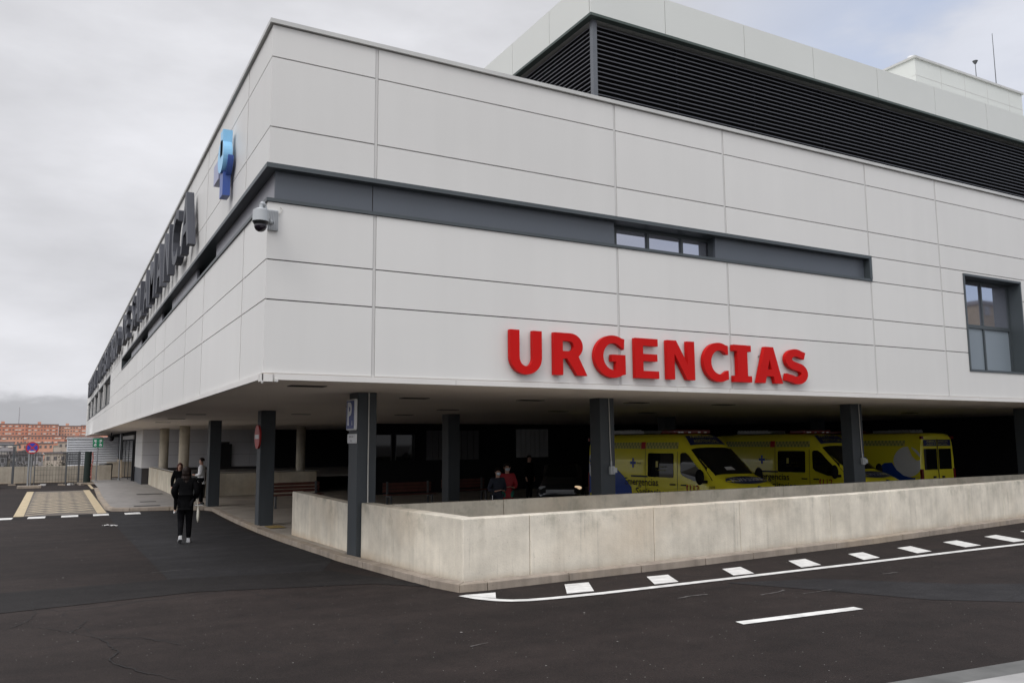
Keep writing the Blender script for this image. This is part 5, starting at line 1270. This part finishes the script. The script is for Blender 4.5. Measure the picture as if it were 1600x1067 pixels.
def tree(x, y, z, h, mt_, label, seed):
    rnd = random.Random(seed); o = empty('bare_tree', (x, y, z), 0, label, 'tree', 'trees in the valley')
    t_ = MB(); t_.cyl((0, 0, 0), (0, 0, h*.4), h*.022, h*.014, 7); l_ = MB()
    for i in range(16):
        a = rnd.uniform(0, 6.28); e = rnd.uniform(.3, 1.25); z0 = h*rnd.uniform(.25, .5); ln_ = h*rnd.uniform(.3, .5)
        q = Vector((math.cos(a)*math.cos(e), math.sin(a)*math.cos(e), math.sin(e)))*ln_; t_.cyl((0, 0, z0), (q.x, q.y, z0+q.z), h*.008, h*.003, 4)
        for j in range(26):
            f = rnd.uniform(.35, 1.15); c = Vector((q.x*f, q.y*f, z0+q.z*f))+Vector([rnd.gauss(0, h*.05) for _ in range(3)])
            s = h*rnd.uniform(.012, .03); u = Vector([rnd.uniform(-1, 1) for _ in range(3)]).normalized()*s; w = Vector([rnd.uniform(-1, 1) for _ in range(3)]).normalized()*s
            l_.add([c-u, c+w, c+u, c-w], [(0, 1, 2, 3)])
    t_.build('trunk', M['bark'], o); l_.build('crown', M[mt_], o, recalc=False)
for i, (x, y, z, h, m_n, lb) in enumerate(((-24.5, 230, -13, 14.5, 'leaf', 'tall bare brownish tree at the left edge'), (-21, 250, -13, 12, 'leaf', 'bare tree left of the no parking sign'), (-15, 245, -13, 10, 'leaf2', 'olive tree behind the no parking sign'),
        (-9, 255, -13, 10.5, 'leaf', 'bare tree in front of the grey houses'), (-4, 240, -13, 9.5, 'leaf2', 'olive tree left of the white shed'), (0, 260, -13, 11, 'leaf', 'bare tree touching the white shed'), (-19, 170, -13, 9.8, 'leaf2', 'dark low tree above the boundary wall'), (-11, 165, -13, 9.6, 'leaf', 'brownish low tree above the boundary wall'))):
    tree(x, y, z, h, m_n, lb, i+3)
o = empty('radio_mast', (-29, 720, 3), 0, 'thin lattice mast rising behind the orange blocks', 'mast'); MB().cyl((0, 0, 0), (0, 0, 26), .45, .2, 5).build('pole', M['greyr'], o)

# ochre brick tower across the road, seen only as a reflection
o = empty('brick_tower', (120.5, -74, -5), 0, 'ochre brick apartment tower across the road, mirrored in the right window', 'building')
MB().box(0, 16, 0, 12, 0, 25.5).box(-3.2, -.01, 1, 11, 0, 19.5).build('wall', M['tower_brick'], o); MB().box(-.2, 16.2, -.2, 12.2, 25.5, 26.1).build('roof', M['rooft'], o)
for j in range(8):
    for i in range(5):
        q = bpy.data.objects.new('window', wdat); COL.objects.link(q); q.parent = o; q.location = (1.8+i*3.1, 12.05, 1.5+j*3.2); q.scale = (1.4, -1, 1.4)

# ------------------------------------------------------------------ light and sky
SUN_EL, SUN_AZ = R(42), R(236)     # azimuth from +Y clockwise
w = bpy.data.worlds.new('World'); SC.world = w; w.use_nodes = True; t = w.node_tree; N = t.nodes; L = t.links
bg = N['Background']; sky = N.new('ShaderNodeTexSky'); sky.sky_type = 'NISHITA'; sky.sun_disc = False; sky.sun_elevation = SUN_EL; sky.sun_rotation = SUN_AZ
tc = N.new('ShaderNodeTexCoord'); sx = N.new('ShaderNodeSeparateXYZ'); L.new(tc.outputs['Generated'], sx.inputs[0])
def mr(src, a, b, c, d, smooth=True):
    n = N.new('ShaderNodeMapRange'); n.interpolation_type = 'SMOOTHSTEP' if smooth else 'LINEAR'
    for i, v in zip((1, 2, 3, 4), (a, b, c, d)): n.inputs[i].default_value = v
    L.new(src, n.inputs[0]); return n.outputs[0]
def math_(op, a, b):
    n = N.new('ShaderNodeMath'); n.operation = op
    for i, v in enumerate((a, b)):
        if isinstance(v, (int, float)): n.inputs[i].default_value = v
        else: L.new(v, n.inputs[i])
    return n.outputs[0]
mp = N.new('ShaderNodeMapping'); mp.inputs['Scale'].default_value = (1.6, 1.6, 4.2); mp.inputs['Location'].default_value = (.35, .1, .6); L.new(tc.outputs['Generated'], mp.inputs[0])
n1 = N.new('ShaderNodeTexNoise'); n1.inputs['Scale'].default_value = 1.5; n1.inputs['Detail'].default_value = 7; n1.inputs['Roughness'].default_value = .5; L.new(mp.outputs[0], n1.inputs['Vector'])
n2 = N.new('ShaderNodeTexNoise'); n2.inputs['Scale'].default_value = 4.5; n2.inputs['Detail'].default_value = 8; n2.inputs['Roughness'].default_value = .55; L.new(mp.outputs[0], n2.inputs['Vector'])
zz = sx.outputs['Z']
base = mr(n1.outputs['Fac'], .35, .68, .60, .78)
det = mr(n2.outputs['Fac'], .3, .7, .955, 1.03)
cl = math_('MULTIPLY', base, det)
# darker stratus low down, bright slot near the horizon, cumulus bank on the horizon
low = mr(zz, .02, .30, .84, 1.0); cl = math_('MULTIPLY', cl, low)
hb_ = math_('ADD', zz, math_('MULTIPLY', math_('SUBTRACT', n2.outputs['Fac'], .5), .09))
bank = mr(hb_, .045, .062, .80, 1.28)
slot = mr(zz, .055, .16, 0., 1.)
bk = N.new('ShaderNodeMix'); bk.data_type = 'FLOAT'; L.new(slot, bk.inputs[0]); L.new(bank, bk.inputs[2]); bk.inputs[3].default_value = 1.
cl = math_('MULTIPLY', cl, bk.outputs[0])
# overcast: the zenith is brighter than the horizon
zen = mr(zz, .50, .95, 1.0, 2.4); cl = math_('MULTIPLY', cl, zen)
dt = N.new('ShaderNodeVectorMath'); dt.operation = 'DOT_PRODUCT'; L.new(tc.outputs['Generated'], dt.inputs[0])
dt.inputs[1].default_value = (math.sin(SUN_AZ)*math.cos(R(20)), math.cos(SUN_AZ)*math.cos(R(20)), math.sin(R(20)))
cl = math_('MULTIPLY', cl, mr(dt.outputs['Value'], .0, .95, 1., 1.6))
cc_ = N.new('ShaderNodeVectorMath'); cc_.operation = 'SCALE'; cc_.inputs[0].default_value = (.98, .985, 1.035); L.new(cl, cc_.inputs['Scale'])
# blue breaks to the right
sk = N.new('ShaderNodeVectorMath'); sk.operation = 'SCALE'; L.new(sky.outputs[0], sk.inputs[0]); sk.inputs['Scale'].default_value = .07
skl = N.new('ShaderNodeVectorMath'); skl.operation = 'ADD'; L.new(sk.outputs[0], skl.inputs[0]); skl.inputs[1].default_value = (.33, .35, .42)
brk = mr(n1.outputs['Fac'], .44, .58, .85, .25); side = mr(sx.outputs['X'], .50, .80, 0., 1.)
fac = math_('MULTIPLY', brk, side)
mx = N.new('ShaderNodeMix'); mx.data_type = 'RGBA'; L.new(fac, mx.inputs[0]); L.new(cc_.outputs[0], mx.inputs[6]); L.new(skl.outputs[0], mx.inputs[7])
L.new(mx.outputs[2], bg.inputs['Color']); bg.inputs['Strength'].default_value = 1.0
sun = bpy.data.lights.new('sun', 'SUN'); sun.energy = .75; sun.angle = R(25); sun.color = (1., .97, .93)
so = bpy.data.objects.new('sun', sun); COL.objects.link(so)
d = Vector((math.sin(SUN_AZ)*math.cos(SUN_EL), math.cos(SUN_AZ)*math.cos(SUN_EL), math.sin(SUN_EL)))
so.rotation_euler = (-d).to_track_quat('-Z', 'Y').to_euler(); so.location = (-20, -30, 40)
SC.view_settings.view_transform = 'Standard'; SC.view_settings.look = 'None'; SC.view_settings.gamma = 1; SC.view_settings.exposure = .14
SC.cycles.max_bounces = 8; SC.cycles.diffuse_bounces = 4; SC.cycles.use_denoising = True
